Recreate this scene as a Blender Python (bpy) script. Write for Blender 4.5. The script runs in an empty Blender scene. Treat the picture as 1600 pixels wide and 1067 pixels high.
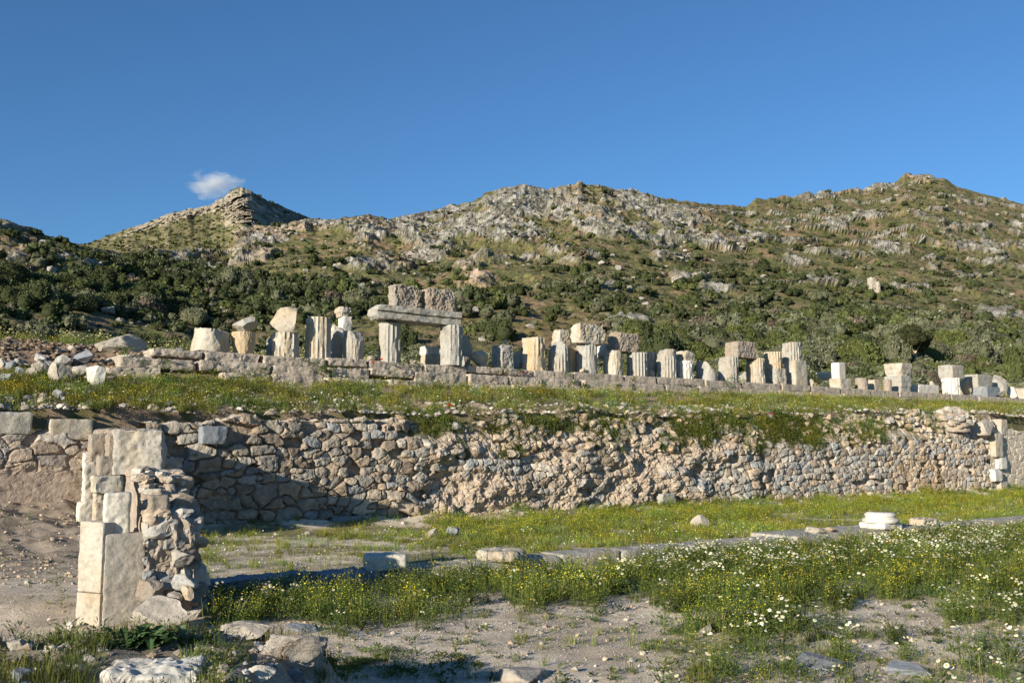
import bpy, bmesh, math, random
import numpy as np
from mathutils import Vector
R = math.radians
rng = np.random.default_rng(7); random.seed(7)
C = bpy.context.scene.collection
SC = bpy.context.scene

# ------------------------------------------------------------------ camera
F = 1537.0; TH = math.atan((702 - 533.5) / F); CZ = 2.4
cam = bpy.data.cameras.new('camera'); cam.sensor_width = 36; cam.lens = F / 1600 * 36
cam.clip_start = 0.1; cam.clip_end = 12000
co = bpy.data.objects.new('camera', cam); C.objects.link(co)
co.location = (0, 0, CZ); co.rotation_euler = (R(90) + TH, 0, 0)
SC.camera = co
# ------------------------------------------------------------------ world, sun, exposure
SUN_EL = R(15.5); SUN_AZ = math.atan2(-0.62, -0.785)       # where the sun stands: low, behind the photographer and to the left
w = bpy.data.worlds.new('World'); SC.world = w; w.use_nodes = True
nt = w.node_tree; bg = nt.nodes['Background']
sky = nt.nodes.new('ShaderNodeTexSky'); sky.sky_type = 'NISHITA'; sky.sun_disc = False
sky.sun_elevation = SUN_EL; sky.sun_rotation = SUN_AZ
sky.altitude = 0; sky.air_density = 1.0; sky.dust_density = 0.1; sky.ozone_density = 4.5
tn = nt.nodes.new('ShaderNodeMix'); tn.data_type = 'RGBA'; tn.blend_type = 'MULTIPLY'; tn.inputs['Factor'].default_value = 1; tn.inputs[7].default_value = (.68, .91, 1.06, 1)
nt.links.new(sky.outputs[0], tn.inputs[6]); nt.links.new(tn.outputs[2], bg.inputs[0]); bg.inputs[1].default_value = 0.082
sl = bpy.data.lights.new('sun', 'SUN'); sl.energy = 5.0; sl.angle = R(0.6); sl.color = (1.0, 0.92, 0.78)
so = bpy.data.objects.new('sun', sl); C.objects.link(so)
sv = Vector((math.sin(SUN_AZ) * math.cos(SUN_EL), math.cos(SUN_AZ) * math.cos(SUN_EL), math.sin(SUN_EL)))
so.rotation_euler = sv.to_track_quat('Z', 'Y').to_euler(); so.location = (-30, -40, 30)
SC.view_settings.view_transform = 'Standard'; SC.view_settings.look = 'None'
SC.view_settings.gamma = 1; SC.view_settings.exposure = 0.66
SC.cycles.max_bounces = 5; SC.cycles.diffuse_bounces = 3; SC.cycles.transparent_max_bounces = 6
SC.cycles.volume_step_rate = 1.0; SC.cycles.volume_bounces = 3

# ------------------------------------------------------------------ picture -> place
ct, st_ = math.cos(TH), math.sin(TH)
def ray(px, py):
    v = (533.5 - py) / F; Y = ct - v * st_
    return (px - 800) / F / Y, (st_ + v * ct) / Y          # x and z per metre of depth
def P(px, py, D):
    k, e = ray(px, py); return np.array([k * D, D, CZ + e * D])
def G(px, py, z):
    k, e = ray(px, py); D = (z - CZ) / e; return np.array([k * D, D, z])
def proj(x, y, z):
    zz = z - CZ; d = y * ct + zz * st_; v = (zz * ct - y * st_) / d
    return 800 + F * x / d, 533.5 - F * v
W0 = np.array([-8.8, 27.2]); U = np.array([0.812, 0.584]); N = np.array([-0.584, 0.812])
U /= np.linalg.norm(U); N /= np.linalg.norm(N); WANG = math.atan2(U[1], U[0])
def st2xy(s, t): return W0[0] + s * U[0] + t * N[0], W0[1] + s * U[1] + t * N[1]
def xy2st(x, y): return (x - W0[0]) * U[0] + (y - W0[1]) * U[1], (x - W0[0]) * N[0] + (y - W0[1]) * N[1]
def depth_t(px, py, t):
    k, e = ray(px, py); return (N @ W0 + t) / (N[0] * k + N[1])
def PT(px, py, t): return P(px, py, depth_t(px, py, t))
def s_of(px, py, t): p = PT(px, py, t); return xy2st(p[0], p[1])[0]

# ------------------------------------------------------------------ noise
PERM = np.random.default_rng(3).permutation(256); PERM = np.concatenate([PERM, PERM, PERM]).astype(np.int64)
GR = np.array([[1,1,0],[-1,1,0],[1,-1,0],[-1,-1,0],[1,0,1],[-1,0,1],[1,0,-1],[-1,0,-1],[0,1,1],[0,-1,1],[0,1,-1],[0,-1,-1],[1,1,0],[-1,1,0],[0,-1,1],[0,-1,-1]], float)
def noise(x, y, z=0.0):
    x, y, z = np.broadcast_arrays(np.asarray(x, float), np.asarray(y, float), np.asarray(z, float))
    xi, yi, zi = np.floor(x), np.floor(y), np.floor(z); fx, fy, fz = x - xi, y - yi, z - zi
    xi = xi.astype(np.int64) & 255; yi = yi.astype(np.int64) & 255; zi = zi.astype(np.int64) & 255
    u, v, q = [f * f * f * (f * (f * 6 - 15) + 10) for f in (fx, fy, fz)]
    out = 0
    for a in (0, 1):
        for b in (0, 1):
            for c in (0, 1):
                g = GR[PERM[PERM[PERM[xi + a] + yi + b] + zi + c] & 15]
                d = g[..., 0] * (fx - a) + g[..., 1] * (fy - b) + g[..., 2] * (fz - c)
                out = out + d * (u if a else 1 - u) * (v if b else 1 - v) * (q if c else 1 - q)
    return out
def fbm(x, y, z=0.0, o=4, gain=0.5):
    s = 0; a = 1; f = 1
    for i in range(o): s = s + a * noise(x * f + i * 17.3, y * f - i * 9.1, z * f + i * 5.7); a *= gain; f *= 2.03
    return s
def ridged(x, y, z=0.0, o=4, gain=0.55):
    s = 0; a = 1; f = 1; t = 0
    for i in range(o): s = s + a * (1 - 2 * np.abs(noise(x * f + i * 31.3, y * f - i * 7.1, z * f + i * 3.7))); t += a; a *= gain; f *= 2.07
    return s / t
def sstep(a, b, x): t = np.clip((x - a) / (b - a), 0, 1); return t * t * (3 - 2 * t)
def mix(a, b, t): return a + (b - a) * t
def cmix(a, b, t): t = np.asarray(t)[..., None]; return np.asarray(a) * (1 - t) + np.asarray(b) * t

# ------------------------------------------------------------------ object helpers
def tag(o, label=None, cat=None, group=None, kind=None):
    if label: o['label'] = label
    if cat: o['category'] = cat
    if group: o['group'] = group
    if kind: o['kind'] = kind
    return o
def mesh_np(name, V, faces, col=None, mats=(), midx=None, smooth=False):
    """faces: (n,3) or (n,4) array"""
    me = bpy.data.meshes.new(name); V = np.asarray(V, np.float32); faces = np.asarray(faces, np.int32); k = faces.shape[1]
    me.vertices.add(len(V)); me.vertices.foreach_set('co', V.ravel())
    me.loops.add(faces.size); me.loops.foreach_set('vertex_index', faces.ravel())
    me.polygons.add(len(faces)); me.polygons.foreach_set('loop_start', np.arange(0, faces.size, k, dtype=np.int32))
    me.polygons.foreach_set('use_smooth', np.full(len(faces), bool(smooth)))
    for m in mats: me.materials.append(m)
    if midx is not None: me.polygons.foreach_set('material_index', np.asarray(midx, np.int32))
    if col is not None:
        c4 = np.ones((len(V), 4), np.float32); c4[:, :3] = col
        at = me.color_attributes.new('col', 'FLOAT_COLOR', 'POINT'); at.data.foreach_set('color', c4.ravel())
    me.update(calc_edges=True); me.validate()
    return me
def link(name, me, parent=None, loc=(0, 0, 0), rot=(0, 0, 0)):
    o = bpy.data.objects.new(name, me); C.objects.link(o); o.location = loc; o.rotation_euler = rot
    if parent is not None: o.parent = parent
    return o
def empty(name, loc, rz=0):
    o = bpy.data.objects.new(name, None); C.objects.link(o); o.location = loc; o.rotation_euler = (0, 0, rz); o.empty_display_size = .2
    return o
def grid_faces(nr, nc):
    i = np.arange(nr * nc).reshape(nr, nc)
    return np.stack([i[:-1, :-1], i[:-1, 1:], i[1:, 1:], i[1:, :-1]], -1).reshape(-1, 4)

# ------------------------------------------------------------------ materials
def new_mat(name, rough=.9):
    m = bpy.data.materials.new(name); m.use_nodes = True; n = m.node_tree
    b = n.nodes['Principled BSDF']; b.inputs['Roughness'].default_value = rough; b.inputs['Specular IOR Level'].default_value = .2
    return m, n, b
def nd(n, t, **kw):
    x = n.nodes.new(t)
    for k, v in kw.items(): setattr(x, k, v)
    return x
def attr_mat(name, s1=3.0, amt=.35, bump=.5, bs=12.0, bd=.03, rough=.92, grain=40.0):
    """base colour from the mesh's own colour attribute, broken up by noise, with a fine bump"""
    m, n, b = new_mat(name, rough); L = n.links.new
    at = nd(n, 'ShaderNodeAttribute', attribute_name='col'); tc = nd(n, 'ShaderNodeTexCoord')
    n1 = nd(n, 'ShaderNodeTexNoise'); n1.inputs['Scale'].default_value = s1; n1.inputs['Detail'].default_value = 8; n1.inputs['Roughness'].default_value = .65
    L(tc.outputs['Object'], n1.inputs['Vector'])
    mr = nd(n, 'ShaderNodeMapRange'); mr.inputs['From Min'].default_value = .3; mr.inputs['From Max'].default_value = .7
    mr.inputs['To Min'].default_value = 1 - amt; mr.inputs['To Max'].default_value = 1 + amt
    L(n1.outputs['Fac'], mr.inputs['Value'])
    vm = nd(n, 'ShaderNodeVectorMath', operation='SCALE'); L(at.outputs['Color'], vm.inputs[0]); L(mr.outputs[0], vm.inputs['Scale'])
    L(vm.outputs[0], b.inputs['Base Color'])
    n2 = nd(n, 'ShaderNodeTexNoise'); n2.inputs['Scale'].default_value = bs; n2.inputs['Detail'].default_value = 6; n2.inputs['Roughness'].default_value = .7
    L(tc.outputs['Object'], n2.inputs['Vector'])
    bp = nd(n, 'ShaderNodeBump'); bp.inputs['Strength'].default_value = bump; bp.inputs['Distance'].default_value = bd
    L(n2.outputs['Fac'], bp.inputs['Height']); L(bp.outputs[0], b.inputs['Normal'])
    return m
def stone_mat(name, base, patina, dark, pa=.5, da=.3, sc=1.6, bump=.6, bs=9, bd=.04):
    m, n, b = new_mat(name, .85); L = n.links.new
    tc = nd(n, 'ShaderNodeTexCoord'); oi = nd(n, 'ShaderNodeObjectInfo')
    add = nd(n, 'ShaderNodeVectorMath', operation='ADD'); sc_ = nd(n, 'ShaderNodeVectorMath', operation='SCALE')
    cx = nd(n, 'ShaderNodeCombineXYZ'); L(oi.outputs['Random'], cx.inputs[0]); L(oi.outputs['Random'], cx.inputs[2])
    L(cx.outputs[0], sc_.inputs[0]); sc_.inputs['Scale'].default_value = 60; L(tc.outputs['Object'], add.inputs[0]); L(sc_.outputs[0], add.inputs[1])
    def nz(s, d, r, strz=1):
        mp = nd(n, 'ShaderNodeMapping'); mp.inputs['Scale'].default_value = (1, 1, strz); L(add.outputs[0], mp.inputs[0])
        x = nd(n, 'ShaderNodeTexNoise'); x.inputs['Scale'].default_value = s; x.inputs['Detail'].default_value = d; x.inputs['Roughness'].default_value = r
        L(mp.outputs[0], x.inputs['Vector']); return x
    def rng_(x, a, c_, lo, hi):
        r = nd(n, 'ShaderNodeMapRange'); r.inputs[1].default_value = a; r.inputs[2].default_value = c_; r.inputs[3].default_value = lo; r.inputs[4].default_value = hi
        L(x, r.inputs[0]); return r.outputs[0]
    def mx(f, a, c_):
        x = nd(n, 'ShaderNodeMix', data_type='RGBA'); L(f, x.inputs['Factor'])
        for s, v in ((6, a), (7, c_)):
            if isinstance(v, tuple): x.inputs[s].default_value = (*v, 1)
            else: L(v, x.inputs[s])
        return x.outputs[2]
    a = nz(sc, 5, .6, .5); bnz = nz(sc * 2.7, 8, .7); c = nz(sc * 14, 5, .7); d = nz(sc * 1.1, 4, .55, .35)
    c1 = mx(rng_(a.outputs['Fac'], .42, .62, 0, pa), base, patina)
    c2 = mx(rng_(bnz.outputs['Fac'], .52, .68, 0, da), c1, dark)
    c2 = mx(rng_(d.outputs['Fac'], .58, .7, 0, da * .9), c2, dark)
    r1 = rng_(c.outputs['Fac'], .3, .7, .8, 1.18)
    vm = nd(n, 'ShaderNodeVectorMath', operation='SCALE'); L(c2, vm.inputs[0]); L(r1, vm.inputs['Scale']); L(vm.outputs[0], b.inputs['Base Color'])
    h = nz(bs, 8, .72); h2 = nz(bs * .3, 3, .5)
    ad = nd(n, 'ShaderNodeMath', operation='ADD'); L(h.outputs['Fac'], ad.inputs[0]); L(h2.outputs['Fac'], ad.inputs[1])
    bp = nd(n, 'ShaderNodeBump'); bp.inputs['Strength'].default_value = bump; bp.inputs['Distance'].default_value = bd
    L(ad.outputs[0], bp.inputs['Height']); L(bp.outputs[0], b.inputs['Normal'])
    return m
M = {}
M['cream'] = stone_mat('cream_marble', (.46, .42, .345), (.42, .33, .22), (.19, .17, .14), .85, .6, bump=.8)
M['grey'] = stone_mat('grey_marble', (.37, .35, .305), (.37, .30, .215), (.14, .14, .13), .6, .6, bump=.8)
M['ochre'] = stone_mat('ochre_marble', (.46, .38, .27), (.44, .28, .13), (.17, .14, .10), .7, .45)
M['white'] = stone_mat('white_marble', (.60, .57, .50), (.50, .42, .30), (.26, .25, .22), .5, .35)
M['rough'] = stone_mat('rough_limestone', (.36, .31, .25), (.34, .25, .17), (.12, .11, .10), .6, .55, 2.2, 1.0, 14, .06)
M['step'] = stone_mat('step_limestone', (.46, .385, .30), (.39, .325, .25), (.19, .175, .15), .7, .8, 1.0, .9, 11, .045)
M['blue'] = stone_mat('blue_grey_stone', (.22, .24, .26), (.28, .27, .25), (.10, .10, .11), .5, .4)
M['boulder'] = stone_mat('pale_boulder', (.42, .37, .30), (.36, .31, .25), (.16, .15, .13), .7, .5, 1.2, .8, 7, .06)
M['terrain'] = attr_mat('hill_ground', .9, .4, .8, 1.6, .5)
M['soil'] = attr_mat('soil', 2.2, .25, .9, 26, .035)
M['wall'] = attr_mat('rubble_masonry', 7, .28, .9, 22, .03)
M['debris'] = attr_mat('debris', 5, .3, .8, 20, .03)
def foliage_mat(name, trans=.3):
    m = bpy.data.materials.new(name); m.use_nodes = True; n = m.node_tree; L = n.links.new; n.nodes.clear()
    out = nd(n, 'ShaderNodeOutputMaterial'); at = nd(n, 'ShaderNodeAttribute', attribute_name='col')
    d = nd(n, 'ShaderNodeBsdfDiffuse'); t = nd(n, 'ShaderNodeBsdfTranslucent'); x = nd(n, 'ShaderNodeMixShader'); x.inputs[0].default_value = trans
    L(at.outputs['Color'], d.inputs[0]); L(at.outputs['Color'], t.inputs[0]); L(d.outputs[0], x.inputs[1]); L(t.outputs[0], x.inputs[2]); L(x.outputs[0], out.inputs[0])
    return m
M['leaf'] = foliage_mat('foliage', .28); M['bark'] = attr_mat('bark', 6, .3, .6, 20, .02)
m, n_, b_ = new_mat('galvanised_metal', .4); b_.inputs['Base Color'].default_value = (.55, .56, .57, 1); b_.inputs['Metallic'].default_value = .6; M['metal'] = m

# ------------------------------------------------------------------ stone builders (all real geometry, numpy)
_cube = {}
def cube_grid(n):
    if n not in _cube:
        bm = bmesh.new(); bmesh.ops.create_cube(bm, size=1.0)
        bmesh.ops.subdivide_edges(bm, edges=bm.edges[:], cuts=n, use_grid_fill=True)
        bm.verts.index_update(); V = np.array([v.co[:] for v in bm.verts]); Fc = np.array([[v.index for v in f.verts] for f in bm.faces]); bm.free(); _cube[n] = (V, Fc)
    V, Fc = _cube[n]; return V.copy(), Fc
_box = {}
def box_grid(nx, ny, nz):
    key = (nx, ny, nz)
    if key not in _box:
        Vs, Fs, off = [], [], 0; nn = (nx, ny, nz)
        for ax in range(3):
            a, b = [i for i in range(3) if i != ax]
            for sg in (-.5, .5):
                u, v = np.meshgrid(np.linspace(-.5, .5, nn[a] + 1), np.linspace(-.5, .5, nn[b] + 1)); Q_ = np.zeros(u.shape + (3,)); Q_[..., a] = u; Q_[..., b] = v; Q_[..., ax] = sg
                f = grid_faces(*u.shape); flip = (sg > 0) == (ax == 1)
                if flip: f = f[:, ::-1]
                Vs.append(Q_.reshape(-1, 3)); Fs.append(f + off); off += u.size
        V = np.concatenate(Vs); Fc = np.concatenate(Fs); _, idx, inv = np.unique(np.round(V, 5), axis=0, return_index=True, return_inverse=True); _box[key] = (V[idx], inv.ravel()[Fc])
    V, Fc = _box[key]; return V.copy(), Fc
_ico = {}
def ico(n):
    if n not in _ico:
        bm = bmesh.new(); bmesh.ops.create_icosphere(bm, subdivisions=n, radius=1); bm.verts.index_update()
        V = np.array([v.co[:] for v in bm.verts]); Fc = np.array([[v.index for v in f.verts] for f in bm.faces]); bm.free(); _ico[n] = (V, Fc)
    V, Fc = _ico[n]; return V.copy(), Fc
def clamp_plane(V, n, d, rough=.0, seed=0):
    n = np.asarray(n, float); n = n / np.linalg.norm(n); q = V @ n
    dd = d + (rough * fbm(V[:, 0] * 4 + seed, V[:, 1] * 4, V[:, 2] * 4 + seed, 3) if rough else 0)
    ex = np.maximum(q - dd, 0); return V - ex[:, None] * n
def block(dims, seed=0, rough=.02, rnd=.04, chips=6, chip=.25, cuts=(), n=14, fine=1.0):
    """worn squared block, base at z=0; dims (length, width, height)"""
    r = np.random.default_rng(seed); D = np.array(dims, float); cs = math.sqrt((D[0] * D[1] + D[1] * D[2] + D[0] * D[2]) / 3) / n; V, Fc = box_grid(*[int(min(max(3, round(d_ / cs)), 70)) for d_ in D]); V = V * D
    inn = np.clip(V, -(D / 2 - rnd), D / 2 - rnd); dv = V - inn; l = np.linalg.norm(dv, axis=1, keepdims=True); dv = dv / np.maximum(l, 1e-6)
    V = inn + dv * rnd
    sc = min(dims)
    for i in range(chips):
        nn = r.choice([-1, 1], 3) * (0.35 + r.random(3)); nn[r.integers(3)] *= r.choice([.15, 1]); nn = nn / np.linalg.norm(nn)
        d = np.abs(nn * D / 2).sum() - r.random() * chip * sc; V = clamp_plane(V, nn, d, .03 * sc, seed + i)
    for nn, f in cuts:
        nn = np.array(nn, float); nn /= np.linalg.norm(nn); V = clamp_plane(V, nn, f * np.abs(nn * D / 2).sum(), .06 * sc, seed)
    nv = dv + V / np.linalg.norm(V, axis=1, keepdims=True) * .2; o = seed * 3.7
    V = V + nv * (rough * fbm(V[:, 0] * 3 + o, V[:, 1] * 3, V[:, 2] * 3, 3) + fine * rough * .6 * fbm(V[:, 0] * 11 + o, V[:, 1] * 11, V[:, 2] * 11, 2))[:, None]
    V[:, 2] += D[2] / 2; V[:, 2] = np.maximum(V[:, 2], 0); return V, Fc
def boulder(dims, seed=0, cuts=9, rough=.06, n=4, flat=.0):
    """angular broken rock, base at z=0"""
    r = np.random.default_rng(seed + 999); V, Fc = ico(n)
    for i in range(cuts + 4):
        nn = r.normal(size=3); nn /= np.linalg.norm(nn); V = clamp_plane(V, nn, .40 + .32 * r.random(), .05, seed + i * 3)
    V = V * (1 + rough * 1.2 * fbm(V[:, 0] * 2 + seed, V[:, 1] * 2, V[:, 2] * 2, 4))[:, None]
    mn, mxx = V.min(0), V.max(0); V = (V - (mn + mxx) / 2) / (mxx - mn) * np.array(dims)
    V[:, 2] += dims[2] * (.5 - flat); V[:, 2] = np.where(V[:, 2] < 0, V[:, 2] * .2, V[:, 2]); return V, Fc
def drum(r0, r1, h, seed=0, wear=.3, cuts=(), flutes=20, depth=.075, tilt=0, bulge=0, rough=.012, caprough=.05):
    """column drum with flutes; wear erases flutes; cuts = planes through it (normal, fraction of radius)"""
    ns, nz_, nc = flutes * 8, 26, 7
    th = np.linspace(0, 2 * math.pi, ns, endpoint=False); rows = []
    zz = np.concatenate([np.zeros(nc), np.linspace(0, h, nz_), np.full(nc, h)])
    fr = np.concatenate([np.linspace(.02, .97, nc), np.ones(nz_), np.linspace(.97, .02, nc)])
    T, Z = np.meshgrid(th, zz); FR = np.repeat(fr[:, None], ns, 1)
    RR = mix(r0, r1, Z / h) * (1 + bulge * np.sin(np.pi * Z / h) - bulge * .5)
    x0, y0 = np.cos(T), np.sin(T)
    wn = sstep(.25 - wear, .45 - wear, -fbm(x0 * 1.3 + seed * 5.1, y0 * 1.3, Z / h * 1.6 + seed, 3) + .12)
    fl = np.abs(np.sin(T * flutes / 2)) ** .8
    prof = 1 - depth * fl * (1 - wn) - wn * depth * .7
    edge = np.minimum(Z, h - Z) / h
    prof -= .05 * sstep(.06, 0, edge) * (.5 + .8 * noise(x0 * 3 + seed, y0 * 3, Z))
    prof += rough * fbm(x0 * 3 + seed, y0 * 3, Z * 3, 4) * 2 - wn * .03 * (fbm(x0 * 4, y0 * 4 + seed, Z * 4, 3))
    X, Y = RR * prof * FR * x0, RR * prof * FR * y0
    cap = (FR < 1) * (1 - FR ** 6) * caprough * r0; Z = Z + cap * fbm(X * 3 / r0, Y * 3 / r0, Z + seed, 3) * np.where(Z > h / 2, 2, 0)
    V = np.stack([X, Y, Z], -1).reshape(-1, 3); Fc = grid_faces(len(zz), ns)
    i = np.arange(len(zz)) * ns; wrap = np.stack([i[:-1] + ns - 1, i[:-1], i[1:], i[1:] + ns - 1], -1); Fc = np.concatenate([Fc, wrap])
    c = np.array([0, 0, h / 2]); V = V - c
    for nn, f in cuts:
        nn = np.array(nn, float); nn /= np.linalg.norm(nn); V = clamp_plane(V, nn, f * r0, .09 * r0, seed + 2)
    V = V + c; b0, b1 = 0, (len(zz) - 1) * ns
    # close the caps
    V = np.concatenate([V, [V[b0:b0 + ns].mean(0)], [V[b1:b1 + ns].mean(0)]])
    return V, Fc, ns, len(zz)
def add_mesh_obj(name, VF, mat, loc, rot=(0, 0, 0), parent=None, smooth=True):
    V, Fc = VF[0], VF[1]
    me = mesh_np(name, V, Fc, mats=[mat], smooth=smooth)
    return link(name, me, parent, loc, rot)

# ================================================================== GROUND SHAPES
def interp(x, pts): a = np.array(pts, float); return np.interp(x, a[:, 0], a[:, 1])
TK = -11.3                                              # the kerb's line
def mound(x, y):
    e = .25 * noise(x * .9, y * .9) + .1 * noise(x * 3, y * 3)
    a = sstep(-1.35, -2.0, x + e) * sstep(10.9, 8.8, y + e)
    b = sstep(8.3, 4.5, y + e * .5) * .85
    return np.maximum(a, b)
def zg(x, y):
    """lower court"""
    x = np.asarray(x, float); y = np.asarray(y, float); s, t = xy2st(x, y)
    z = .05 * fbm(x * .35, y * .35, 0, 3) + .012 * fbm(x * 2.5, y * 2.5, 0, 3)
    z = z + .13 * sstep(TK - .2, TK + .4, t)
    z = z + .35 * sstep(-1.3, 0, t) * (.6 + .8 * noise(s * .5, 3))
    bank = sstep(-2.2, -3.4, s) * sstep(-5.0, -.2, t) ** 1.2 * (.8 + .3 * noise(s * .4, t * .4))
    z = z + bank + sstep(-1.5, -3, s) * sstep(-8, -4, t) * (.09 * fbm(x * 1.3, y * 1.3, 0, 4, .6) + .05 * fbm(x * 6, y * 6, 3, 3))
    m = mound(x, y)
    z = z + m * (.72 + .10 * noise(x * .8 + 4, y * .8) + .05 * fbm(x * 3, y * 3, 0, 3))
    return z
def wall_top(s):
    return interp(s, [(-40, 3.2), (-3, 3.2), (0, 3.15), (4, 3.2), (12, 3.45), (25, 3.6), (33, 4.0), (38, 4.1), (80, 4.2)]) + .20 * noise(s * .9, 1.5) + .12 * noise(s * 2.7, 7) * sstep(-3, 1, s)
def step_foot(s): return interp(s, [(-10, 4.55), (3, 4.6), (15, 4.78), (30, 5.0), (50, 5.15), (90, 5.2)])
ZS = PT(497, 558, 6.9)[2]                               # top of the stepped platform
def zt(s, t):
    """terrace above the wall"""
    s = np.asarray(s, float); t = np.asarray(t, float)
    wt = wall_top(s) - .08; sf = step_foot(s)
    z = mix(wt, sf, np.clip(t / 5.0, 0, 1) ** .9)
    z = z + .08 * fbm(s * .5, t * .5, 3, 3) * sstep(0, 1, t)
    left = sstep(1.5, -1.0, s)                          # rubble slope where the steps end
    zl = mix(sf - .1, ZS + .15, sstep(5.0, 9.5, t)) + .25 * fbm(s * .5, t * .6, 9, 4)
    z = np.where((t > 5.0) & (t < 6.9), np.maximum(z, ZS - .30 - (6.9 - t) * .85), z)
    z = np.where(t > 4.6, mix(mix(z, ZS - .12, sstep(6.5, 7.0, t)), mix(z, zl, sstep(4.6, 5.6, t)), left), z)
    z = z + sstep(9, 14, t) * .35 * (1 + noise(s * .2, t * .2))
    return z
SKY = [(-700, 395), (-300, 380), (-100, 352), (0, 348), (20, 350), (60, 362), (100, 372), (150, 384), (200, 392), (250, 394), (300, 394), (360, 384), (385, 356), (400, 352), (440, 348), (480, 343), (500, 345), (540, 338), (580, 334), (620, 340), (640, 334), (680, 330), (700, 322), (730, 314), (760, 296), (790, 289), (815, 288), (850, 296), (880, 292), (905, 283), (930, 285), (960, 291), (1000, 297), (1040, 305), (1100, 312), (1165, 318), (1180, 306), (1240, 303), (1300, 296), (1350, 291), (1400, 278), (1415, 267), (1440, 265), (1470, 270), (1500, 285), (1550, 300), (1600, 315), (1800, 345), (2100, 385), (2400, 400)]
D1T = [(-700, 170), (0, 185), (150, 200), (300, 240), (400, 280), (550, 290), (700, 310), (900, 330), (1100, 350), (1300, 400), (1440, 440), (1600, 440), (2400, 430)]
def blob(px, py, cx, cy, rx, ry, a=0, p=2):
    c, s_ = math.cos(R(a)), math.sin(R(a)); dx, dy = px - cx, py - cy
    return np.exp(-(((dx * c + dy * s_) / rx) ** 2 + ((-dx * s_ + dy * c) / ry) ** 2) ** (p / 2))
def rock_mask(px, py):
    m = 0
    for b in [(800, 335, 210, 50, 5, 1.0), (950, 330, 140, 50, 15, .9), (1080, 350, 90, 30, 20, .45), (1040, 360, 60, 40, 20, .4), (640, 365, 170, 30, 3, .9), (450, 362, 75, 15, -3, 1.2), (390, 372, 40, 16, -20, 1.0), (740, 405, 110, 24, 8, .8), (900, 412, 70, 10, 6, 1.1),
              (400, 400, 60, 18, 0, .8), (530, 430, 60, 16, 8, .5), (600, 425, 60, 18, 5, .7), (730, 440, 30, 16, 0, 1.0), (1430, 272, 60, 12, 10, 1.3), (1230, 306, 90, 9, 0, 1.0), (1350, 296, 60, 9, -8, .9), (1460, 315, 150, 16, 3, .45), (1300, 335, 140, 16, 4, .4), (1400, 385, 60, 12, -5, .9), (1570, 388, 60, 12, 0, .8),
              (1200, 370, 160, 26, 8, .4), (1330, 345, 80, 12, 0, .35), (1250, 420, 120, 30, 8, .2), (1500, 350, 120, 18, 3, .35), (20, 365, 90, 14, 8, 1.0), (100, 415, 90, 8, 3, .7), (300, 398, 70, 8, 4, .9), (240, 405, 60, 6, 8, .6), (560, 355, 60, 20, 5, .9), (800, 300, 60, 18, 0, 1.1), (920, 300, 80, 20, 0, 1.1), (0, 485, 60, 5, 0, .4), (350, 495, 50, 9, 20, .35), (520, 525, 60, 8, 6, .3)]:
        m = m + b[5] * blob(px, py, *b[:5])
    return m
def scrub_mask(px, py):
    return np.clip(1.0 * blob(px, py, 180, 450, 330, 52, 4, 4) + .55 * blob(px, py, 560, 465, 170, 45, 0, 4) + 1.0 * blob(px, py, 1400, 560, 330, 62, 2, 6) + .5 * blob(px, py, 1250, 480, 260, 40, 5, 4) + .25 * blob(px, py, 1100, 400, 300, 60, 8, 4)
                   + .5 * blob(px, py, 780, 490, 90, 25, 0) + .35 * blob(px, py, 800, 455, 200, 22, 0) + .2 * blob(px, py, 1500, 420, 160, 60) + .9 * blob(px, py, 1050, 545, 50, 30), 0, 1)
# ---- main hill
NC, NR = 1500, 350
kk = np.linspace(-.80, .86, NC); pxk = 800 + kk * F * .978
ridgeD = interp(pxk, D1T); skyy = interp(pxk, SKY); skysh = skyy.copy(); gk = np.exp(-(np.arange(-110, 111) / 45.) ** 2); skyy = np.convolve(np.pad(skyy, 110, mode='edge'), gk / gk.sum(), 'valid'); skyd = skysh - skyy
skyf = 2.2 * fbm(pxk * .045, 0, 0, 4) + (interp(pxk, [(0, 0), (500, 0), (700, 1), (1050, 1), (1150, .4), (2000, .3)]) * 3 * fbm(pxk * .09, 5, 0, 4))
D0 = (N @ W0 + 12.5) / (N[0] * kk + N[1])
wr = np.concatenate([np.linspace(0, 1, NR - 24), 1 + np.linspace(.01, .35, 24)])
W2, K2 = np.meshgrid(wr, kk, indexing='ij')
DD = D0 + (ridgeD - D0) * W2
z1 = CZ + (702 - skyy) * ridgeD / F * 1.0
z0 = zt(30, 12.5) + interp(pxk, [(-700, 0), (700, .0), (1200, .3), (1600, .3), (2400, 0)])
shp = .06 * W2 + .94 * np.clip(W2, 0, 1) ** 1.65
zr = z0 + (z1 - z0) * np.where(W2 <= 1, shp, 1 - (W2 - 1) * 1.1)
zr = zr - skyf * ridgeD / F * sstep(.86, 1, W2) - skyd * ridgeD / F * sstep(.45, 1, W2)
XX, YY = K2 * DD, DD
PX, PY = proj(XX, YY, zr)
sh = sstep(0, .25, W2) * (1 - .8 * sstep(.8, 1, W2))
RM = np.clip(rock_mask(PX, PY), 0, 1.2)
big = fbm(XX / 60, YY / 60, 2, 3)
zr = zr + sh * (3.2 * big + 1.4 * fbm(XX / 18, YY / 18, 5, 3))
sa_ = (XX + 1.3 * zr) / 26; sb_ = (zr - .32 * XX) / 8; rn = .75 * fbm(sa_, sb_, YY / 40, 5, .55) + .45 * fbm(XX / 22, YY / 30, zr / 16, 3)
right = sstep(1000, 1250, PX)
band = np.abs(((zr + 3 * fbm(XX / 40, YY / 40, 7, 2)) / 8.5) % 1 - .5) * 2
led = sstep(.80, .93, band + .25 * rn) * (.25 + .75 * right) * sstep(.25, .5, W2) * .5
rawrock = RM + led + .62 * rn
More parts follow.
